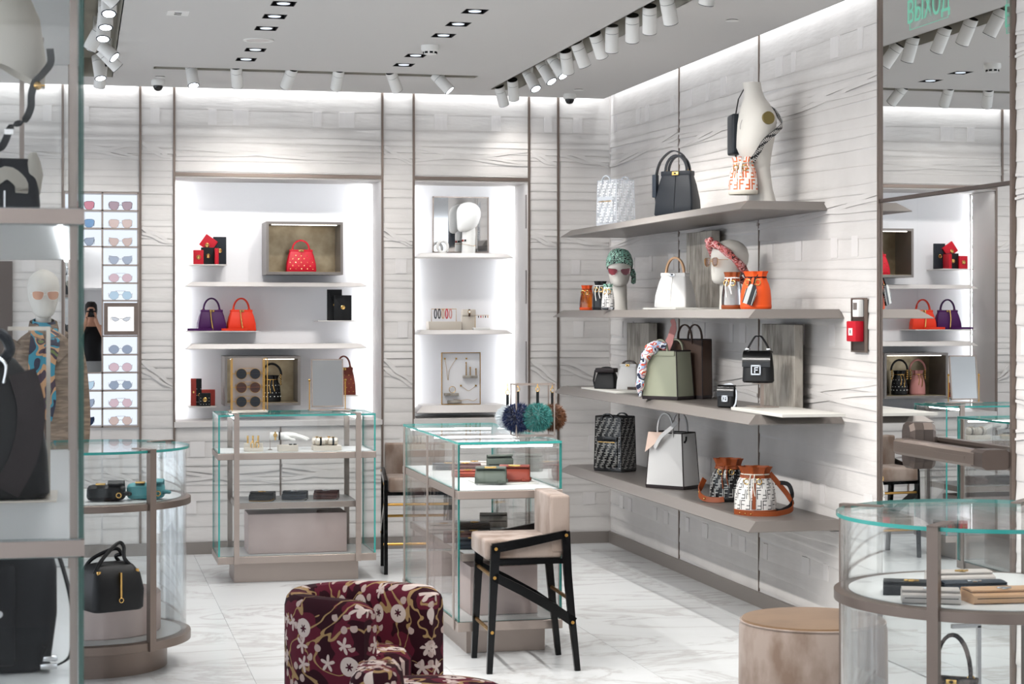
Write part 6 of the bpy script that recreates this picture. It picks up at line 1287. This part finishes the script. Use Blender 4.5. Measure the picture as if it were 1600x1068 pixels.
Rm = Matrix.Translation(mp) @ Matrix.Rotation(radians(6), 4, 'Z'); sunglasses('peach-tinted square glasses on the dressed mannequin', Rm @ Vector((0, -.132, 1.73)), 6, 'square', 'lens_peach', 'white', .033, .026, .010, None, temples=.10)
b = MB(); b.box(-.62, -.42, YB-.03, YB-.012, .3, 2.0); o = b.obj('privacy_screen', 'bronze_dark', smooth=False); tag(o, 'dark grey screen on the back wall behind the cabinet', 'screen')  # dark grey surface on the wall, taken as a plain panel
# ================================================================== THE PHOTOGRAPHER (seen in the small wall mirror)
def person():
    o = thing('person', 'person in black sleeveless top photographing, seen in the mirror', 'person', (.19, -.30, 0), 0)
    J = {'pel': (0, 0, .98, .135, .10), 'wst': (0, 0, 1.14, .115, .085), 'chs': (0, .0, 1.34, .135, .095), 'shc': (0, -.01, 1.47, .075, .065), 'nk': (0, .0, 1.535, .05, .05), 'hd1': (0, .02, 1.60, .06, .075), 'hd2': (0, .01, 1.69, .075, .095), 'hd3': (0, .0, 1.77, .06, .075)}
    E_ = [('pel', 'wst'), ('wst', 'chs'), ('chs', 'shc'), ('shc', 'nk'), ('nk', 'hd1'), ('hd1', 'hd2'), ('hd2', 'hd3')]
    for s, k in ((-1, 'l'), (1, 'r')):
        J.update({'sh'+k: (s*.165, 0, 1.44, .05, .05), 'el'+k: (s*.20, .10, 1.22 if s < 0 else 1.27, .036, .036), 'wr'+k: (s*.075, .20, 1.52, .026, .028), 'ha'+k: (s*.055, .215, 1.60, .03, .022),
                  'hp'+k: (s*.085, 0, .92, .095, .095), 'kn'+k: (s*.09, .02, .52, .062, .062), 'an'+k: (s*.09, -.01, .09, .042, .042), 'to'+k: (s*.10, .12, .045, .036, .03)})
        E_ += [('shc', 'sh'+k), ('sh'+k, 'el'+k), ('el'+k, 'wr'+k), ('wr'+k, 'ha'+k), ('pel', 'hp'+k), ('hp'+k, 'kn'+k), ('kn'+k, 'an'+k), ('an'+k, 'to'+k)]
    ks = list(J); me = bpy.data.meshes.new('body'); me.from_pydata([J[k][:3] for k in ks], [(ks.index(a), ks.index(c)) for a, c in E_], []); bo = bpy.data.objects.new('body', me); COL.objects.link(bo); bo.parent = o
    sk = bo.modifiers.new('skin', 'SKIN'); 
    for i, k in enumerate(ks): v = me.skin_vertices[0].data[i]; v.radius = J[k][3:5]; v.use_root = k == 'pel'
    su = bo.modifiers.new('sub', 'SUBSURF'); su.levels = 2; su.render_levels = 2; me.materials.append(M['skin'])
    b = MB(); b.loft([mr(z, rx, ry, .0) for z, rx, ry in ((1.0, .158, .125), (1.14, .14, .112), (1.30, .158, .122), (1.40, .15, .112), (1.47, .10, .085))], False, False); b.obj('sleeveless_top', 'black', o)
    b = MB(); b.loft([mr(z, rx, ry, .0) for z, rx, ry in ((.60, .19, .15), (.8, .18, .145), (1.01, .15, .12))], False, False); b.obj('skirt', 'cloth_grey', o)
    b = MB(); b.loft([mr(z, rx, ry, cy) for z, rx, ry, cy in ((1.55, .06, .05, -.05), (1.62, .078, .075, -.035), (1.70, .086, .095, -.02), (1.77, .08, .09, -.01), (1.81, .05, .06, 0), (1.82, .005, .005, 0))]); b.obj('hair', 'hair', o)
    for s in (-1, 1):
        for k in range(4): b = MB(); x = s*(.058-.004*k); b.tube(spline([(x+s*.01, .215, 1.60+.016*k), (x+s*.012, .245, 1.61+.016*k), (x-s*.012, .262, 1.615+.016*k)], 3), .0085, 6); b.obj('finger', 'skin', o)
        b = MB(); b.tube([(s*.05, .20, 1.60), (s*.035, .195, 1.625)], .010, 6); b.obj('thumb', 'skin', o)
    c = thing('photo_camera', 'black camera held up to the eye, seen in the mirror', 'camera', (.19, -.30, 0)); b = MB(); b.box(-.068, .068, .175, .235, 1.60, 1.69, .01); b.box(-.03, .03, .18, .225, 1.69, 1.715, .008); b.obj('camera_body', 'black', c); b = MB(); b.tube([(0, .235, 1.64), (0, .278, 1.64)], .036, 20); b.obj('camera_lens', 'black_gloss', c)
person()
b = MB(); b.box(.50, .62, -2.99, -2.93, 1.45, 2.05, .004); o = b.obj('red_panel', 'red', smooth=False); tag(o, 'upright red panel behind the photographer in the mirror', 'panel')
